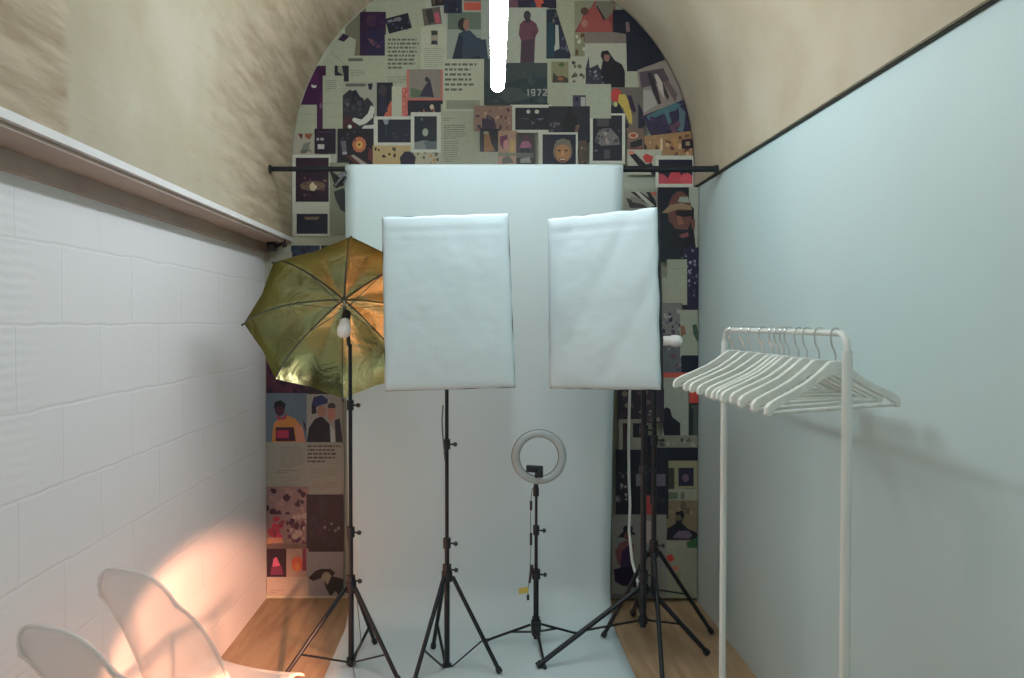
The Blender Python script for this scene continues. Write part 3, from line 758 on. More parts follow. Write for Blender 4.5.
page('black and white photo of a crowd above a white shoe', (343, 82, 377, 130), (150, 154, 142), Rr(346, 84, 366, 87, INK) + P([(343, 96), (350, 90), (358, 94), (364, 101), (368, 98), (373, 104), (376, 130), (343, 130)], (38, 40, 52)) + P([(352, 92), (356, 90), (359, 95), (357, 103), (352, 104)], NAV) + Blobs(344, 98, 366, 116, 18, [(90, 94, 98), (20, 22, 40), (60, 60, 74)], 1.2, 3, 11)
     + P([(371, 106), (375, 108), (373, 118), (366, 124), (360, 126), (352, 121), (354, 118), (362, 120), (368, 114)], WHT) + P([(343, 117), (350, 116), (358, 130), (343, 130)], (66, 34, 44)) + E(350, 127, 2, 2, WHT) + P([(364, 126), (374, 125), (374, 129), (362, 129)], WHT) + P([(368, 84), (373, 84), (372, 90), (369, 90)], NAV), name=ph)
page('dark photo with an orange flower shaped disc', (338, 129, 375, 166), (24, 24, 40), E(359.5, 145, 7, 8, (176, 106, 78), 10) + E(359.5, 145, 3.5, 4, (200, 160, 90)) + E(359.5, 145, 1.2, 1.2, (90, 40, 40)) + Blobs(340, 131, 356, 142, 8, [(60, 64, 84), (40, 44, 66)], 1, 2, 12) + P([(341, 142), (346, 141), (347, 152), (343, 156)], (100, 96, 110))
     + P([(345, 155), (360, 158), (372, 166), (358, 166)], (80, 44, 44)) + P([(351, 156), (354, 155), (368, 165), (362, 165)], (150, 144, 140)) + P([(369, 148), (373, 150), (372, 162), (368, 160)], (90, 40, 54)) + E(345, 153.5, 2.5, 1.5, (150, 160, 170)), name=ph)
page('large pale page with a bold eight line headline', (385, 35, 429, 88), PAP, T(388, 38, 420, 70, 8, INK, .5, 5) + T(388, 76, 424, 83.5, 5, GRY, .35, 6))
page('pale page with a tiny portrait above its text', (421, 27, 451, 71), PAL, Rr(431, 31, 438, 45, (150, 140, 130)) + P([(431, 31), (437, 31), (438, 35), (432, 36)], (40, 56, 50)) + P([(432, 41), (437, 41), (438, 45), (431, 45)], (40, 44, 66)) + T(424, 48, 446, 68, 10, (128, 134, 122), .3, 7))
page('tilted photo of a pink figure over a pale strip', (423, 8, 441, 25), (90, 84, 80), P([(426, 10), (433, 9), (434, 22), (428, 24)], (50, 50, 54)) + P([(434, 14), (439, 13), (440, 24), (435, 24)], (176, 84, 104)), ang=-7, name=ph)
page('small dark photo cut by the top of the arch', (431, -8, 447, 6), (40, 40, 44), Blobs(432, -8, 446, 6, 8, [(90, 80, 70), (20, 24, 40)], 1, 3, 14), ang=-6, name=ph)
page('narrow navy photo with an orange red corner', (377, 83, 393, 118), NAV, P([(384, 117), (391, 101), (393, 104), (393, 118)], (180, 92, 78)) + E(383, 91, 4, 6, (54, 46, 62)) + P([(380, 98), (386, 97), (388, 112), (380, 114)], (30, 36, 62)), name=ph)
page('pale page with a coral strip down its edge', (392, 87, 410, 118), PAL, Rr(402, 88, 409, 118, (182, 100, 96)) + Blobs(403, 90, 408, 117, 8, [(206, 140, 130), (150, 70, 70)], .8, 1.6, 15))
page('grey photo with a coral border of figures on a street', (407, 70, 444, 101), (186, 104, 100), Rr(409, 70, 441, 99, (128, 122, 116)) + P([(411, 88), (417, 90), (424, 92), (424, 98), (411, 98)], (88, 104, 84)) + P([(420, 97), (424, 88), (427, 84), (430, 79), (432, 88), (434, 98)], (44, 40, 66)) + E(427, 80, 2, 2.5, (40, 44, 48)), name=ph)
page('dark photo of a lit crowd under the coral bordered one', (408, 101, 443, 116), NAV, E(432, 107.5, 2, 2.5, (190, 180, 160)) + Blobs(418, 109, 436, 115, 10, [(176, 120, 96), (150, 100, 80), (190, 150, 120)], .8, 1.6, 17), name=ph)
page('landscape navy photo in a white border', (374, 117, 415, 147), WHT, Rr(378, 120, 411, 143, (18, 30, 50)) + P([(383, 120), (389, 120), (388, 125), (385, 125)], (130, 140, 146)) + Blobs(392, 130, 408, 142, 8, [(70, 44, 60), (50, 44, 60)], 1, 2, 18) + Rr(386, 126, 386.6, 136, (60, 70, 84)), name=ph)
page('tan photo of scattered dark shapes just above the backdrop', (373, 146, 412, 168), (176, 158, 118), Blobs(375, 148, 396, 158, 9, [(70, 66, 50), (40, 40, 30), (190, 170, 110)], 1.2, 3, 19) + P([(400, 158), (405, 152), (412, 152), (416, 158), (415, 165), (401, 165)], (36, 28, 56)), name=ph)
page('tan and white patterned photo left of the white list page', (410, 150, 442, 168), (170, 168, 148), P([(400, 158), (405, 152), (412, 152), (416, 158), (415, 165), (401, 165)], (36, 28, 56)) + Blobs(416, 153, 440, 164, 9, [(176, 140, 90), (120, 110, 70), (90, 100, 80)], 1, 2.5, 20), name=ph)
page('portrait navy photo of a lit lamp in a white border', (411, 113, 442, 153), WHT, Rr(414.5, 117, 437, 150, (18, 32, 50)) + E(425.5, 133, 3, 4, (150, 160, 150)) + E(422, 120, 1.5, 1.5, (80, 90, 96)) + P([(414.5, 143), (424, 141), (437, 143), (437, 150), (414.5, 150)], (120, 130, 132)) + P([(424, 142), (427, 150), (437, 150), (437, 142)], (84, 96, 104)), name=ph)
# --- arch centre
page('large page with a person in a blue coat seen in profile', (447, 8, 492, 68), (140, 150, 144), Rr(448, 13, 482, 30, (96, 110, 98)) + P([(452, 62), (459, 34), (464, 31), (470, 31), (477, 38), (486, 40), (489, 68), (452, 68)], (44, 62, 80)) + P([(452, 60), (459, 34), (463, 38), (462, 60)], (22, 38, 58)) + E(463, 25, 5.2, 6.5, (34, 36, 42)) + P([(464, 20), (469, 21), (469, 28), (466, 32), (463, 27)], (144, 106, 96)) + P([(472, 58), (480, 56), (480, 66), (470, 66)], (24, 34, 56)))
page('navy photo of a figure above the blue coat page', (444, -12, 462, 14), (34, 42, 64), P([(450, 4), (456, 2), (460, 12), (448, 13)], (22, 28, 50)) + Blobs(445, -10, 461, 12, 8, [(84, 84, 100), (50, 56, 84)], 1, 2.5, 22), name=ph)
page('photo with a broad red bar beneath it near the tube', (463, -10, 482, 12), (160, 162, 150), Rr(464, 3, 481.5, 11, (180, 84, 72)) + Rr(464, -9, 481.5, 2.5, (100, 100, 100)), name=ph)
page('plain pale sheet right behind the lit tube', (481, -4, 510, 40), (148, 158, 152))
page('long pale page of small list text in two steps', (441, 105, 484, 168), PAP, T(444, 118, 455, 122, 2, GRY, .4, 31) + T(444, 125, 467, 140, 7, (96, 104, 98), .4, 9) + T(444, 141, 460, 163, 10, (110, 116, 108), .35, 10))
page('pale page with a six line bold headline left of the tube', (443, 60, 485, 112), PAL, T(445, 63, 477, 93, 6, INK, .45, 12) + Rr(446, 101, 480, 110, (138, 146, 130)) + T(447, 102, 479, 110, 6, (112, 120, 106), .3, 13))
page('large dark teal photo with white figures 1972 below the tube', (484, 60, 548, 106), (34, 52, 64), P([(484, 60), (548, 62), (548, 78), (520, 80), (500, 86), (484, 82)], (52, 66, 70)) + P([(494, 96), (508, 88), (530, 90), (534, 98), (510, 104)], (60, 74, 78)) + Blobs(488, 64, 546, 104, 20, [(40, 58, 68), (58, 70, 74), (26, 40, 52)], 2, 6, 23)
     + P([(526.5, 91), (528, 90), (528.6, 90), (528.6, 97), (527.4, 97), (527.4, 92)], (150, 158, 150)) + P([(531, 90), (535, 90), (535, 97), (531.6, 97), (531.6, 95.8), (533.8, 95.8), (533.8, 94.4), (531, 94.4)], (150, 158, 150)) + Rr(532.2, 91.2, 533.8, 93.2, (34, 52, 64)) + P([(536.8, 90), (541, 90), (541, 91.5), (539, 97), (537.6, 97), (539.6, 91.3), (536.8, 91.3)], (150, 158, 150)) + P([(542.5, 90), (546.5, 90), (546.5, 94), (543.8, 95.8), (546.5, 95.8), (546.5, 97), (542.5, 97), (542.5, 95), (545.2, 93.2), (545.2, 91.2), (542.5, 91.2)], (150, 158, 150)), name=ph)
page('dark strip photo with red patches at the top of the arch', (506, -16, 559, 9), (36, 36, 60), Rr(509, -10, 518, 9, (106, 74, 90)) + P([(534, -8), (540, -10), (545, 9), (535, 9)], (186, 84, 66)) + Blobs(520, -12, 556, 8, 10, [(50, 56, 84), (30, 26, 48), (120, 60, 66)], 1.5, 4, 25), name=ph)
page('page of a standing person in a long maroon coat', (507, 9, 548, 64), (162, 170, 158), P([(523, 22), (531, 21), (536, 25), (538.5, 32), (535, 39), (534, 64), (520, 64), (521, 42), (518.5, 36), (519.5, 26)], (98, 62, 78)) + P([(521, 42), (534, 40), (534, 64), (520, 64)], (66, 50, 68)) + E(527, 17, 3.6, 5, (50, 56, 62)) + Rr(525, 20, 530, 24, (54, 44, 56)) + P([(531, 33), (538, 32), (533, 40)], (88, 48, 66)))
page('dark teal photo with a pale column right of the coat figure', (546, 11, 572, 60), (26, 38, 58), P([(555, 26), (558, 27), (559, 50), (553, 53), (555, 44)], (168, 176, 168)) + Rr(547, 24, 554, 58, (22, 60, 76)) + Blobs(552, 12, 570, 27, 14, [(80, 80, 84), (24, 30, 44), (110, 96, 90)], 1, 3, 26) + Blobs(561, 36, 570, 58, 10, [(90, 90, 110), (40, 40, 70)], 1, 2.2, 27), name=ph)
page('pale page slanting down right of the top strip', None, (156, 160, 140), poly=[(556, -14), (590, -14), (578, 34), (572, 62), (556, 12)])
page('brick red cloth photo with two faces at the arch edge', (574, 3, 614, 36), (124, 62, 66), P([(574, 3), (594, 3), (590, 10), (584, 16), (574, 34)], (130, 130, 110)) + P([(577, 34), (583, 14), (594, 7), (603, 20), (608, 21), (612, 34)], (146, 74, 72)) + P([(594, 7), (597, 3), (614, 3), (612, 14), (605, 22)], (110, 106, 94)) + P([(595, 7), (597, 8), (605, 21), (603, 22)], (40, 34, 40)) + E(584, 13, 4, 4, (80, 60, 58)) + E(584, 25, 3.2, 4, (160, 110, 96)), name=ph)
page('small leafy photo with green tones beside the maroon coat page', (574, 34, 587, 60), (124, 128, 104), Blobs(575, 35, 586, 59, 12, [(60, 80, 50), (90, 60, 50), (180, 180, 160)], 1, 3, 28), name=ph)
page('pale page holding a small olive photo', (547, 60, 572, 118), PAP, Rr(551, 63, 568, 84, (126, 126, 96)) + P([(552, 84), (553, 74), (557, 78), (562, 77), (568, 80), (568, 84)], (60, 56, 54)) + E(561, 66, 3, 2, (70, 90, 60)) + E(560, 80, 3, 2, (140, 90, 70)))
page('pale scrap with dark leaf marks beside the olive photo', (570, 58, 586, 86), (164, 166, 150), Blobs(571, 60, 585, 84, 9, [(50, 54, 48), (90, 96, 80)], 1, 3, 29))
page('greenish pale page with a sweeping dark corner', (547, 84, 566, 116), PAP, P([(547, 104), (556, 112), (566, 116), (547, 116)], (70, 84, 60)))
page('photo of a person in black crouching against pale wall', (584, 34, 626, 91), (164, 168, 154), Rr(584, 34, 626, 45, (118, 108, 104)) + P([(600, 72), (602, 62), (600, 58), (602, 53), (607, 52), (611, 58), (614, 62), (621, 66), (625, 75), (625, 90), (600, 90)], (12, 16, 32)) + E(606, 59, 3, 4.4, (128, 96, 90)) + P([(600, 57), (601, 53), (607, 52), (610, 57), (605, 56)], BLK) + P([(585, 90), (585, 70), (588, 58), (589, 70), (597, 66), (600, 72), (602, 90)], (40, 46, 62)) + Blobs(587, 70, 606, 89, 18, [(120, 128, 134), (24, 28, 46), (80, 84, 96)], 1, 2.6, 30), name=ph)
page('plain pale scrap under the dancer photo', (624, 72, 640, 102), PAP)
page('tall navy photo of a dark dancer along the right arch edge', None, (16, 26, 44), P([(621, 24), (628, 24), (629, 33), (625, 35)], (120, 100, 100)) + P([(628, 47), (631, 50), (630, 52)], (120, 120, 130)) + P([(633, 68), (650, 56), (656, 54), (654, 59), (640, 68), (636, 73)], (104, 88, 104)) + P([(640, 72), (652, 68), (660, 80), (660, 84), (640, 84)], (70, 64, 76)) + P([(617, 14), (625, 24), (622, 30), (614, 34), (612, 20)], (22, 30, 56)), poly=[(612, 12), (630, 12), (676, 60), (680, 88), (640, 88), (636, 73), (626, 73), (625, 36), (612, 34)], name=ph)
page('photo of legs striding on grey ground at the right edge', None, (134, 126, 122), P([(638, 74), (662, 70), (668, 82), (640, 90)], (78, 68, 80)) + P([(646, 75), (650, 74), (656, 90), (660, 105), (657, 106), (651, 92)], (46, 42, 54)) + P([(656, 82), (660, 80), (668, 98), (666, 102)], (60, 52, 60)) + P([(662, 84), (667, 82), (676, 96), (674, 104)], (100, 86, 88)) + P([(653, 76), (656, 76), (661, 84), (663, 100), (658, 92)], (176, 170, 164)) + P([(640, 92), (650, 92), (656, 106), (640, 116)], (156, 154, 152)), poly=[(636, 72), (668, 60), (690, 96), (668, 108), (640, 118)], name=ph)
page('photo of a striped figure in yellow trousers and red hat', (609, 89, 642, 132), (100, 96, 92), P([(609, 108), (618, 104), (628, 128), (622, 132), (609, 132)], (20, 26, 46)) + E(615, 97, 5.5, 7, (174, 62, 60)) + P([(618, 96), (624, 96), (628, 104), (631, 118), (631, 126), (628, 124), (622, 110), (617, 104)], (184, 164, 84)) + P([(626, 97), (630, 97), (635, 112), (633, 115), (629, 110)], (44, 30, 62)) + E(614.5, 106, 2, 2.5, (160, 176, 120)) + P([(637, 104), (642, 114), (644, 132), (637, 132)], (24, 32, 50)), name=ph)
page('tilted teal and violet photo at the right arch edge', None, (48, 44, 72), P([(645, 118), (672, 104), (680, 106), (674, 112), (660, 116), (648, 122)], (70, 108, 116)) + P([(676, 106), (684, 114), (682, 134), (676, 132), (678, 116)], (84, 110, 120)) + P([(662, 112), (667, 112), (670, 124), (667, 126)], (76, 110, 122)) + Blobs(648, 118, 690, 138, 16, [(60, 50, 84), (34, 34, 58), (96, 70, 90)], 2, 5, 33), poly=[(640, 118), (690, 98), (696, 134), (652, 142)], name=ph)
page('bronze coloured photo of columns above the crossbar', None, (150, 120, 88), Blobs(648, 136, 692, 158, 30, [(190, 160, 120), (110, 76, 60), (170, 130, 84), (90, 64, 54)], 1.5, 3.5, 34) + Rr(659, 140, 661, 152, (206, 190, 160)) + P([(680, 141), (690, 140), (692, 150), (680, 150)], (40, 30, 44)) + Rr(684, 143, 688, 147, (160, 140, 120)), poly=[(641, 138), (694, 132), (696, 160), (648, 156)], name=ph)
page('small photo with a red centre over black stripes', (626, 130, 643, 153), (110, 90, 84), E(632, 137, 5, 3, (180, 160, 130)) + E(632, 137, 3, 1.8, (160, 64, 50)) + P([(629, 144), (641, 140), (641, 147), (629, 150)], (28, 34, 46)) + Rr(629, 149, 641, 152, (106, 60, 64)), name=ph)
page('black and white group photo above the right of the backdrop', (589, 115, 624, 165), WHT, Rr(592, 117, 621, 162, (26, 32, 46)) + Rr(596, 117, 608, 128, (70, 68, 74)) + P([(594, 142), (597, 134), (602, 130), (610, 130), (617, 138), (619, 146), (600, 147)], (110, 108, 112)) + Blobs(594, 131, 619, 146, 20, [(60, 60, 70), (150, 140, 130), (34, 36, 50), (90, 90, 96)], 1, 2.6, 35) + Rr(603, 151, 609, 160, (70, 72, 84)) + E(595, 152, 2, 1, (90, 96, 104)), name=ph)
page('pale page holding one small dark photo', (564, 86, 610, 120), (158, 166, 150), Rr(572, 97, 585, 109, (60, 58, 80)) + Rr(580, 99, 584.5, 108, (160, 164, 160)) + E(576, 101, 2, 2.5, (24, 26, 50)))
page('dark stage photo with two white lights', (510, 106, 551, 134), WHT, Rr(515, 109, 551, 131, (14, 22, 42)) + E(528, 113, 2, 2, (180, 184, 176)) + E(536.5, 113, 2.3, 2, (180, 184, 176)) + P([(517, 119), (526, 120.5), (530, 120)], (84, 92, 106)) + P([(531, 122), (535, 124), (531, 126)], (74, 82, 96)) + P([(536, 120), (544, 119), (540, 122)], (84, 92, 106)), name=ph)
page('photo of a broad back in black at a rail', (548, 108, 589, 143), (26, 32, 48), P([(562, 142), (562, 122), (566, 116), (568, 106), (570, 106), (571, 115), (576, 118), (577, 126), (575, 138)], (12, 16, 30)) + Blobs(549, 124, 562, 142, 14, [(90, 86, 94), (60, 60, 72), (110, 70, 80)], 1, 2.4, 37) + P([(556, 137), (574, 137), (574, 141), (556, 140)], (130, 132, 130)) + P([(575, 127), (579, 126), (576, 138), (573, 138)], (104, 76, 74)), name=ph)
page('pinkish street crowd photo beneath the tube end', (474, 107, 512, 132), (140, 112, 102), P([(482, 132), (482, 120), (488, 116), (494, 120), (497, 132)], (54, 40, 70)) + Blobs(476, 109, 510, 131, 30, [(160, 126, 110), (96, 80, 80), (180, 150, 130), (70, 56, 70)], 1, 2.6, 38), name=ph)
page('small dark photo of a tan robed figure', (480, 130, 500, 155), (26, 28, 44), P([(484, 136), (489, 135), (491, 144), (495, 152), (484, 153)], (150, 108, 72)) + E(486, 134, 3, 1.6, (150, 146, 130)), name=ph)
page('pale blank lower part of the list page near the backdrop', (474, 153, 500, 168), PAP)
page('pink photo of children beside a darker twin photo', (498, 132, 517, 168), (170, 140, 120), P([(500, 138), (507, 136), (508, 147), (503, 150), (500, 146)], (110, 56, 90)) + E(506, 146, 3, 5, (196, 140, 140)) + P([(510, 140), (515, 142), (514, 156), (509, 154)], (190, 160, 110)) + P([(502, 160), (508, 156), (514, 164), (502, 165)], (90, 90, 80)) + Rr(498, 154, 516, 157, (120, 130, 110)), name=ph)
page('dark photo of a small figure in pink by a wall', (516, 135, 534, 168), (60, 50, 62), P([(519, 149), (522, 143), (527, 141), (531, 146), (530, 150)], (160, 100, 130)) + E(526, 140, 2.5, 2.8, (90, 50, 70)) + P([(520, 150), (529, 149), (530, 155), (520, 155)], (20, 22, 44)) + Rr(516, 154, 533, 159, (100, 104, 100)) + P([(520, 160), (529, 158), (531, 164), (520, 164)], (144, 148, 146)), name=ph)
page('photo of a smiling golden face on dark blue', (538, 134, 577, 168), WHT, Rr(542, 136, 575, 168, (16, 26, 52)) + E(562, 153, 9.5, 11, (128, 106, 84)) + E(562, 154, 7, 10, (164, 120, 86)) + P([(553, 148), (556, 142), (562, 140), (569, 142), (571, 149), (562, 146)], (110, 106, 96)) + E(558.5, 152, 1.6, 1, (70, 44, 40)) + E(565.5, 152, 1.6, 1, (70, 44, 40)) + P([(561, 152), (563, 152), (564, 157), (560, 157)], (186, 140, 96)) + P([(558, 160), (566, 160), (564, 163), (560, 163)], (90, 50, 46)) + P([(559, 160.4), (565, 160.4), (564, 161.4), (560, 161.4)], (206, 200, 186)), name=ph)
page('narrow strip photo of brown bottles next to the golden face', (578, 142, 586, 168), (80, 70, 62), Blobs(579, 144, 585, 166, 10, [(120, 96, 80), (50, 46, 46), (130, 120, 100)], .8, 2, 40), name=ph)
# --- left strip between vault and backdrop
page('dark purple photo of a glowing doorway behind the crossbar', (292, 155, 331, 214), WHT, Rr(296, 158, 329, 202, (40, 22, 46)) + E(313, 186, 13, 5, (104, 86, 76)) + E(313.5, 187, 3.6, 4.5, (196, 190, 160)) + P([(309, 191), (318, 191), (316, 197), (311, 197)], (26, 14, 34)) + Blobs(300, 174, 327, 198, 14, [(90, 66, 70), (56, 34, 54), (120, 100, 80)], 1, 2.6, 41), name=ph)
page('navy photo with a tan streak in white border', (293, 211, 331, 236), WHT, Rr(297, 214, 328, 234, (22, 32, 56)) + P([(304, 217), (320, 217), (318, 220), (306, 220)], (120, 104, 84)), name=ph)
page('grey green photo of a dark bird shape beside the backdrop', (330, 163, 349, 234), (128, 138, 122), P([(331, 174), (340, 178), (348, 176), (344, 186), (336, 189)], (30, 34, 40)) + P([(334, 192), (344, 188), (348, 200), (347, 214), (341, 210), (336, 200)], (48, 58, 60)), name=ph)
page('blue grey photo of two figures left of the umbrella top', (291, 220, 322, 268), (42, 56, 84), Blobs(293, 222, 310, 260, 18, [(26, 26, 46), (86, 80, 100), (40, 34, 60)], 1.5, 4, 43) + E(300, 228, 2.6, 3, (120, 112, 130)) + E(306, 229, 2.4, 3, (100, 100, 120)), name=ph)
page('plain dark teal photo touching the backdrop edge', (320, 234, 350, 256), WHT, Rr(321, 235.5, 349, 254, (18, 44, 58)), name=ph)
page('pale sheet hidden behind the umbrella top', (268, 252, 292, 330), (152, 158, 148))
page('pale sheet under the blue grey figures photo', (291, 266, 346, 336), (140, 144, 134))
page('maroon photo band beneath the umbrella rim', (266, 336, 309, 395), (72, 34, 56), Blobs(267, 370, 308, 394, 14, [(96, 46, 70), (40, 22, 44)], 2, 5, 44), name=ph)
page('dark photo behind the lower umbrella canopy', (308, 336, 346, 395), (44, 34, 44), name=ph)
page('photo of a person in an orange jacket with folded arms', (266, 393, 308, 442), (92, 112, 130), P([(272, 442), (274, 424), (279, 418), (287, 415), (296, 419), (302, 426), (306, 442)], (186, 128, 70)) + P([(276, 427), (294, 427), (296, 441), (276, 441)], (52, 22, 54)) + P([(277, 430), (289, 430), (289, 438), (277, 438)], (160, 50, 80)) + P([(296, 424), (303, 428), (306, 442), (297, 442)], (190, 130, 110)) + E(280, 409, 5, 7, (70, 34, 56)) + P([(274, 408), (275, 402), (281, 400), (286, 404), (285, 409), (280, 406)], BLK) + P([(276, 415), (282, 418), (288, 413), (286, 419), (279, 420)], (160, 50, 84)) + P([(303, 420), (306, 424), (306, 434)], (30, 28, 50)), name=ph)
page('photo of a person in a blue cap looking right', (307, 394, 343, 442), (150, 154, 150), P([(307, 442), (309, 428), (315, 419), (322, 416), (330, 424), (334, 442)], (16, 22, 44)) + P([(336, 442), (335, 420), (340, 418), (343, 442)], (24, 30, 50)) + P([(312, 404), (314, 397), (322, 395), (328, 399), (328, 403), (318, 406), (314, 410)], (30, 46, 104)) + E(322, 411, 4.5, 6, (160, 124, 110)) + P([(312, 404), (316, 406), (317, 413), (312, 414)], (20, 24, 40)) + E(332, 406, 4, 3.4, (60, 60, 70)) + P([(328, 408), (335, 408), (336, 416), (331, 423), (328, 417)], (176, 126, 112)) + P([(330, 424), (335, 430), (335, 442), (331, 442)], (170, 186, 190)), name=ph)
page('text page under the orange jacket photo', (266, 442, 308, 490), (142, 146, 138), T(281, 446, 304, 467, 12, (112, 116, 112), .35, 16) + T(277, 469, 301, 473, 2, (100, 104, 100), .4, 17) + T(281, 476, 304, 488, 7, (114, 118, 112), .35, 18))
page('page with a dark headline under the blue cap photo', (307, 442, 344, 498), (146, 150, 142), T(308, 444, 341, 463, 5, (66, 68, 72), .45, 19) + T(310, 468, 340, 478, 4, (126, 130, 124), .3, 20) + T(312, 482, 342, 490, 4, (118, 122, 116), .3, 21))
page('crimson and purple crowd photo low on the left strip', (266, 486, 309, 551), (130, 110, 112), Blobs(267, 488, 309, 514, 26, [(58, 26, 62), (44, 20, 50), (150, 120, 120)], 1.5, 4, 46) + Blobs(268, 516, 286, 538, 14, [(186, 56, 84), (160, 50, 70), (120, 40, 66)], 2, 5, 47) + Blobs(287, 512, 309, 548, 26, [(58, 30, 60), (170, 150, 144), (90, 50, 76)], 1.5, 4, 48) + P([(268, 537), (282, 537), (284, 542), (268, 543)], (196, 136, 110)) + Rr(266, 543, 309, 549, (110, 90, 84)), name=ph)
page('dark navy night photo low beside the backdrop', (307, 494, 344, 553), (18, 22, 42), Blobs(310, 498, 342, 552, 18, [(44, 26, 56), (26, 38, 56), (30, 30, 60)], 2, 5, 49) + Blobs(322, 520, 342, 532, 6, [(110, 116, 130), (70, 76, 96)], .8, 2, 50), name=ph)
page('small dark photo of a magenta triangle figure', (266, 548, 288, 577), (36, 16, 42), P([(274, 558), (277, 556), (281, 565), (273, 566)], (190, 90, 130)) + P([(272, 566), (282, 565), (284, 574), (271, 574)], (106, 40, 76)), name=ph)
page('pale photo of an orange blossom next to the magenta figure', (287, 548, 309, 577), (156, 134, 124), E(298, 563, 6, 8, (196, 96, 72), 9) + E(298, 566, 2.6, 4, (206, 130, 80)) + Rr(303, 548, 307, 570, (120, 50, 76)), name=ph)
page('grey photo of a person in a wide black hat at floor level', (307, 551, 344, 601), (126, 130, 134), P([(309, 577), (316, 570), (322, 568), (331, 568), (336, 572), (331, 577), (322, 577), (314, 580)], (18, 26, 36)) + E(327, 577, 5, 6, (140, 140, 124)) + P([(332, 575), (344, 578), (344, 600), (336, 590), (331, 596), (326, 586), (324, 578), (328, 584)], (24, 36, 46)), name=ph)
page('pale empty page corner at the floor on the left strip', (266, 576, 309, 602), (158, 150, 142), T(270, 588, 286, 593, 2, (130, 124, 118), .3, 22))
# --- right strip
page('white photo of red poppies cut by the crossbar', (626, 151, 660, 176), (168, 172, 158), P([(628, 156), (634, 155), (645, 166), (644, 170), (638, 168)], (24, 24, 40)) + P([(641, 158), (645, 155), (652, 158), (650, 164), (644, 164)], (180, 64, 64)) + E(630, 154, 3, 2, (190, 120, 110)) + P([(644, 166), (650, 164), (656, 176), (652, 178)], (34, 32, 44)), name=ph)
page('pale sketch page just under the crossbar at right', (624, 172, 656, 198), (150, 158, 144), P([(646, 172), (648, 172), (652, 183), (650, 184)], (40, 40, 46)) + P([(626, 174), (642, 176), (638, 192), (626, 188)], (160, 166, 152)) + E(650, 187, 1, 2, (70, 70, 70)))
page('photo of black and white striped shoes', (624, 192, 660, 216), (150, 150, 142), P([(628, 190), (636, 189), (656, 203), (656, 208), (650, 207)], (30, 32, 36)) + P([(634, 191), (638, 191), (655, 206), (650, 207)], (180, 184, 178)) + P([(626, 198), (640, 202), (648, 208), (630, 208)], (60, 60, 64)) + P([(630, 196), (641, 199), (645, 205), (632, 202)], (130, 126, 124)) + P([(650, 190), (656, 188), (656, 196), (652, 195)], (190, 100, 90)) + P([(645, 190), (650, 192), (656, 202), (650, 200)], (36, 36, 44)), name=ph)
page('photo of red round rocks under a navy sky', (654, 157, 696, 189), WHT, Rr(657, 161, 690.5, 185, (16, 26, 50)) + P([(657, 176), (660, 175), (664, 177), (667, 182), (668, 185), (657, 185)], (176, 74, 90)) + P([(666, 180), (669, 174), (674, 171), (679, 175), (682, 185), (666, 185)], (184, 70, 84)) + P([(678, 180), (681, 175), (686, 174), (690.5, 177), (690.5, 185), (679, 185)], (196, 84, 98)), name=ph)
page('white rounded card beside the top of the large portrait', (687, 184, 699, 208), (172, 178, 164))
page('large portrait of a bearded face in a pale banded cap', (656, 188, 698, 262), (164, 170, 156), P([(656, 188), (687, 188), (687, 204), (692, 210), (692, 232), (694, 250), (698, 262), (656, 262)], (20, 26, 42)) + E(678, 214, 12, 22, (104, 66, 60)) + P([(660, 214), (668, 206), (680, 204), (689, 207), (690, 211), (676, 210), (666, 214)], (146, 124, 96)) + P([(676, 203), (678, 198), (686, 198), (688, 204)], (150, 160, 150)) + P([(674, 212), (690, 211), (690, 217), (682, 218), (674, 216)], (28, 18, 30)) + P([(675, 217), (679, 217), (682, 225), (676, 226)], (140, 88, 76)) + P([(668, 222), (674, 230), (688, 231), (690, 228), (691, 240), (686, 252), (670, 250), (664, 238)], (24, 22, 34)) + P([(677, 236), (686, 233), (687, 237), (680, 239)], (130, 70, 78)) + P([(689, 220), (693, 220), (693, 229), (690, 230)], (110, 70, 60)) + Blobs(676, 250, 696, 262, 12, [(120, 120, 140), (40, 40, 60)], .8, 1.8, 52), name=ph)
page('dark patterned photo strip right of the pale cards', (682, 248, 699, 322), (34, 30, 58), Blobs(683, 250, 698, 320, 46, [(120, 116, 140), (70, 60, 96), (20, 20, 40), (150, 146, 160)], .8, 2, 53), name=ph)
page('upper pale card with a faint rule', (665, 260, 685, 279), (158, 164, 146), Rr(668, 269, 683, 269.4, PAD))
page('lower blank pale card under the ruled card', (661, 278, 685, 305), (160, 166, 148))
page('photo of small dark figures under the blank card', (655, 303, 680, 336), (120, 122, 120), Blobs(658, 308, 678, 334, 16, [(40, 40, 70), (80, 60, 80), (160, 160, 156)], 1.2, 3, 54), name=ph)
page('grey blue photo hidden partly behind the bare bulb', (655, 334, 682, 374), (92, 98, 106), Blobs(658, 346, 680, 372, 16, [(60, 60, 84), (130, 132, 132), (100, 76, 90)], 1.2, 3, 55), name=ph)
page('pale photo of a white shirt with a green sprig', (678, 310, 699, 357), (154, 162, 146), P([(690, 325), (694, 324), (697, 336), (695, 342), (691, 334)], (60, 84, 66)) + P([(678, 325), (682, 326), (684, 334), (679, 336)], (140, 100, 80)), name=ph)
page('plain navy photo above the coral ruled page', (679, 355, 699, 375), (18, 26, 46), name=ph)
page('page with a coral bar across its top', (660, 372, 700, 440), (152, 160, 150), Rr(660, 372, 690, 377, (190, 88, 76)) + P([(655, 414), (660, 410), (664, 406), (668, 408), (670, 416), (678, 422), (678, 435), (672, 434), (662, 434), (660, 424)], (16, 24, 40)))
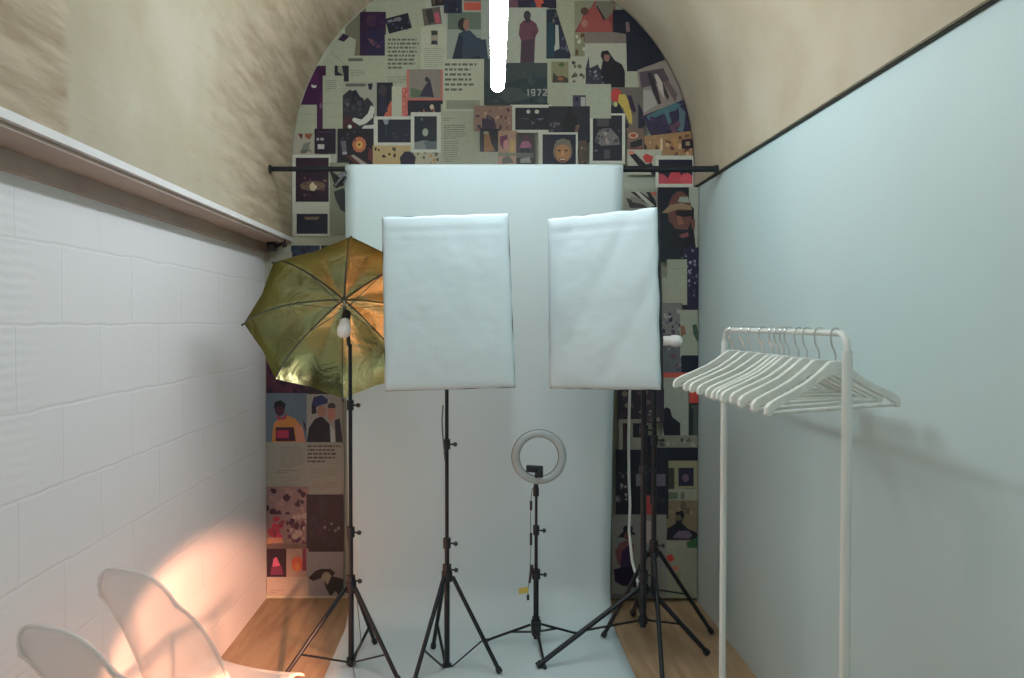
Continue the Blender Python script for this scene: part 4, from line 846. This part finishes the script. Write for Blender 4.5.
page('narrow grey green photo with a red top at the right edge', (686, 388, 698, 446), (70, 78, 74), Rr(687, 389, 697, 402, (200, 74, 66)) + P([(687, 402), (691, 410), (690, 446), (686, 446)], (30, 36, 46)) + Rr(687, 402, 697, 404, (30, 30, 40)), name=ph)
page('wide navy photo band low on the right strip', (640, 434, 699, 460), (16, 26, 44), Rr(655, 434, 699, 446, (130, 134, 122)) + Blobs(657, 434, 698, 445, 12, [(90, 90, 84), (160, 160, 150), (60, 62, 66)], 1.5, 3, 56), name=ph)
page('olive page with a dark framed picture', (663, 459, 699, 498), (146, 146, 118), Rr(676, 466, 691, 484, (36, 34, 62)) + E(683, 476, 3.4, 4, (110, 90, 110)) + Rr(666, 466, 672, 488, (60, 64, 54)) + Rr(680, 486, 696, 488, (120, 120, 104)))
page('pale page with large outlined lettering', (660, 487, 699, 501), (150, 158, 140), T(664, 488, 696, 499, 1, (96, 110, 96), .6, 24))
page('olive brown photo of a person in black at the lower right', (662, 498, 699, 546), (128, 118, 98), P([(664, 537), (665, 526), (673, 521), (674, 514), (673, 510), (680, 507), (682, 513), (679, 520), (685, 526), (694, 530), (696, 537)], (18, 20, 40)) + P([(670, 535), (676, 528), (686, 528), (690, 533), (686, 536)], (110, 96, 120)) + Blobs(664, 499, 698, 518, 10, [(150, 136, 110), (100, 92, 76)], 2, 5, 57) + P([(684, 540), (694, 534), (699, 540), (699, 546), (686, 546)], (50, 96, 60)) + Rr(662, 538, 684, 546, (150, 156, 142)), name=ph)
page('pale page with two red blossoms by the floor', (652, 545, 699, 599), (146, 152, 134), P([(664, 553), (669, 551), (672, 556), (669, 559), (665, 557)], (190, 60, 56)) + P([(670, 563), (676, 563), (676, 567), (671, 567)], (196, 110, 100)) + P([(671, 570), (678, 568), (677, 580), (673, 582)], (140, 140, 112)) + Rr(656, 574, 664, 575, GRY))
page('dark violet photo behind the right stands near the backdrop', (616, 388, 662, 422), (52, 44, 62), Blobs(618, 390, 660, 420, 26, [(26, 26, 46), (110, 84, 90), (140, 130, 120), (70, 50, 76)], 1.5, 4, 58), name=ph)
page('white framed photo strip beside the backdrop edge', (617, 418, 642, 460), (160, 156, 144), Rr(621, 422, 627, 450, (56, 40, 48)) + Rr(631, 422, 641, 436, (20, 28, 46)), name=ph)
page('navy photo cluster between the two right stands', (614, 448, 666, 516), (22, 28, 48), Rr(634, 472, 639, 484, (120, 126, 136)) + Rr(654, 472, 663, 484, (110, 106, 126)) + Rr(643, 493, 650, 512, (190, 80, 80)) + Blobs(614, 470, 626, 500, 12, [(100, 90, 104), (60, 50, 70), (150, 140, 140)], 1.2, 3, 59), name=ph)
page('pale page of a person in a dark hat and violet clothes', (610, 512, 664, 592), (140, 140, 136), E(626, 526, 5, 3.4, (22, 24, 44)) + P([(616, 534), (622, 528), (630, 528), (634, 532), (628, 532), (622, 535)], (26, 26, 48)) + E(626, 533, 4, 4, (120, 70, 70)) + P([(613, 548), (618, 540), (626, 537), (632, 542), (631, 550), (626, 560), (616, 562)], (130, 80, 90)) + P([(620, 548), (627, 542), (629, 560), (630, 570), (618, 568)], (56, 36, 80)) + P([(612, 566), (630, 562), (636, 574), (634, 584), (620, 582), (613, 578)], (30, 24, 54)) + Rr(644, 518, 651, 540, (196, 180, 176)))
page('grey violet page reaching the floor behind the backdrop edge', (610, 590, 655, 602), (110, 106, 116))

# ------------------------------------------------------------ lights, world, camera
def spot(name, loc, target, power, size, col, angle, blend=.3):
    l = bpy.data.lights.new(name, 'SPOT'); l.energy = power; l.color = col; l.shadow_soft_size = size; l.spot_size = math.radians(angle); l.spot_blend = blend
    o = bpy.data.objects.new(name, l); C.objects.link(o); o.location = loc
    o.rotation_euler = (Vector(target) - Vector(loc)).to_track_quat('-Z', 'Y').to_euler(); return o
spot('light_leak_spot', (-.15, 1.75, .48), (-1.10, 2.95, .02), 430, .04, (1.0, .40, .22), 46, .35)  # added warm spot, no such lamp here; imitates the light leak glow
w = bpy.data.worlds.new('w'); bpy.context.scene.world = w; w.use_nodes = True
w.node_tree.nodes['Background'].inputs[0].default_value = (.5, .55, .55, 1); w.node_tree.nodes['Background'].inputs[1].default_value = .05

cam = bpy.data.cameras.new('camera'); co = bpy.data.objects.new('camera', cam); C.objects.link(co)
cam.sensor_width = 36; cam.lens = F * 36 / 1024; cam.shift_x = 32 / 1024; cam.clip_start = .05
co.location = (0, 0, CH); co.rotation_euler = (math.radians(90) + PITCH, 0, 0)
sc = bpy.context.scene; sc.camera = co
sc.view_settings.view_transform = 'Standard'; sc.view_settings.look = 'None'; sc.view_settings.gamma = 1
sc.view_settings.use_curve_mapping = False; sc.view_settings.exposure = -0.02
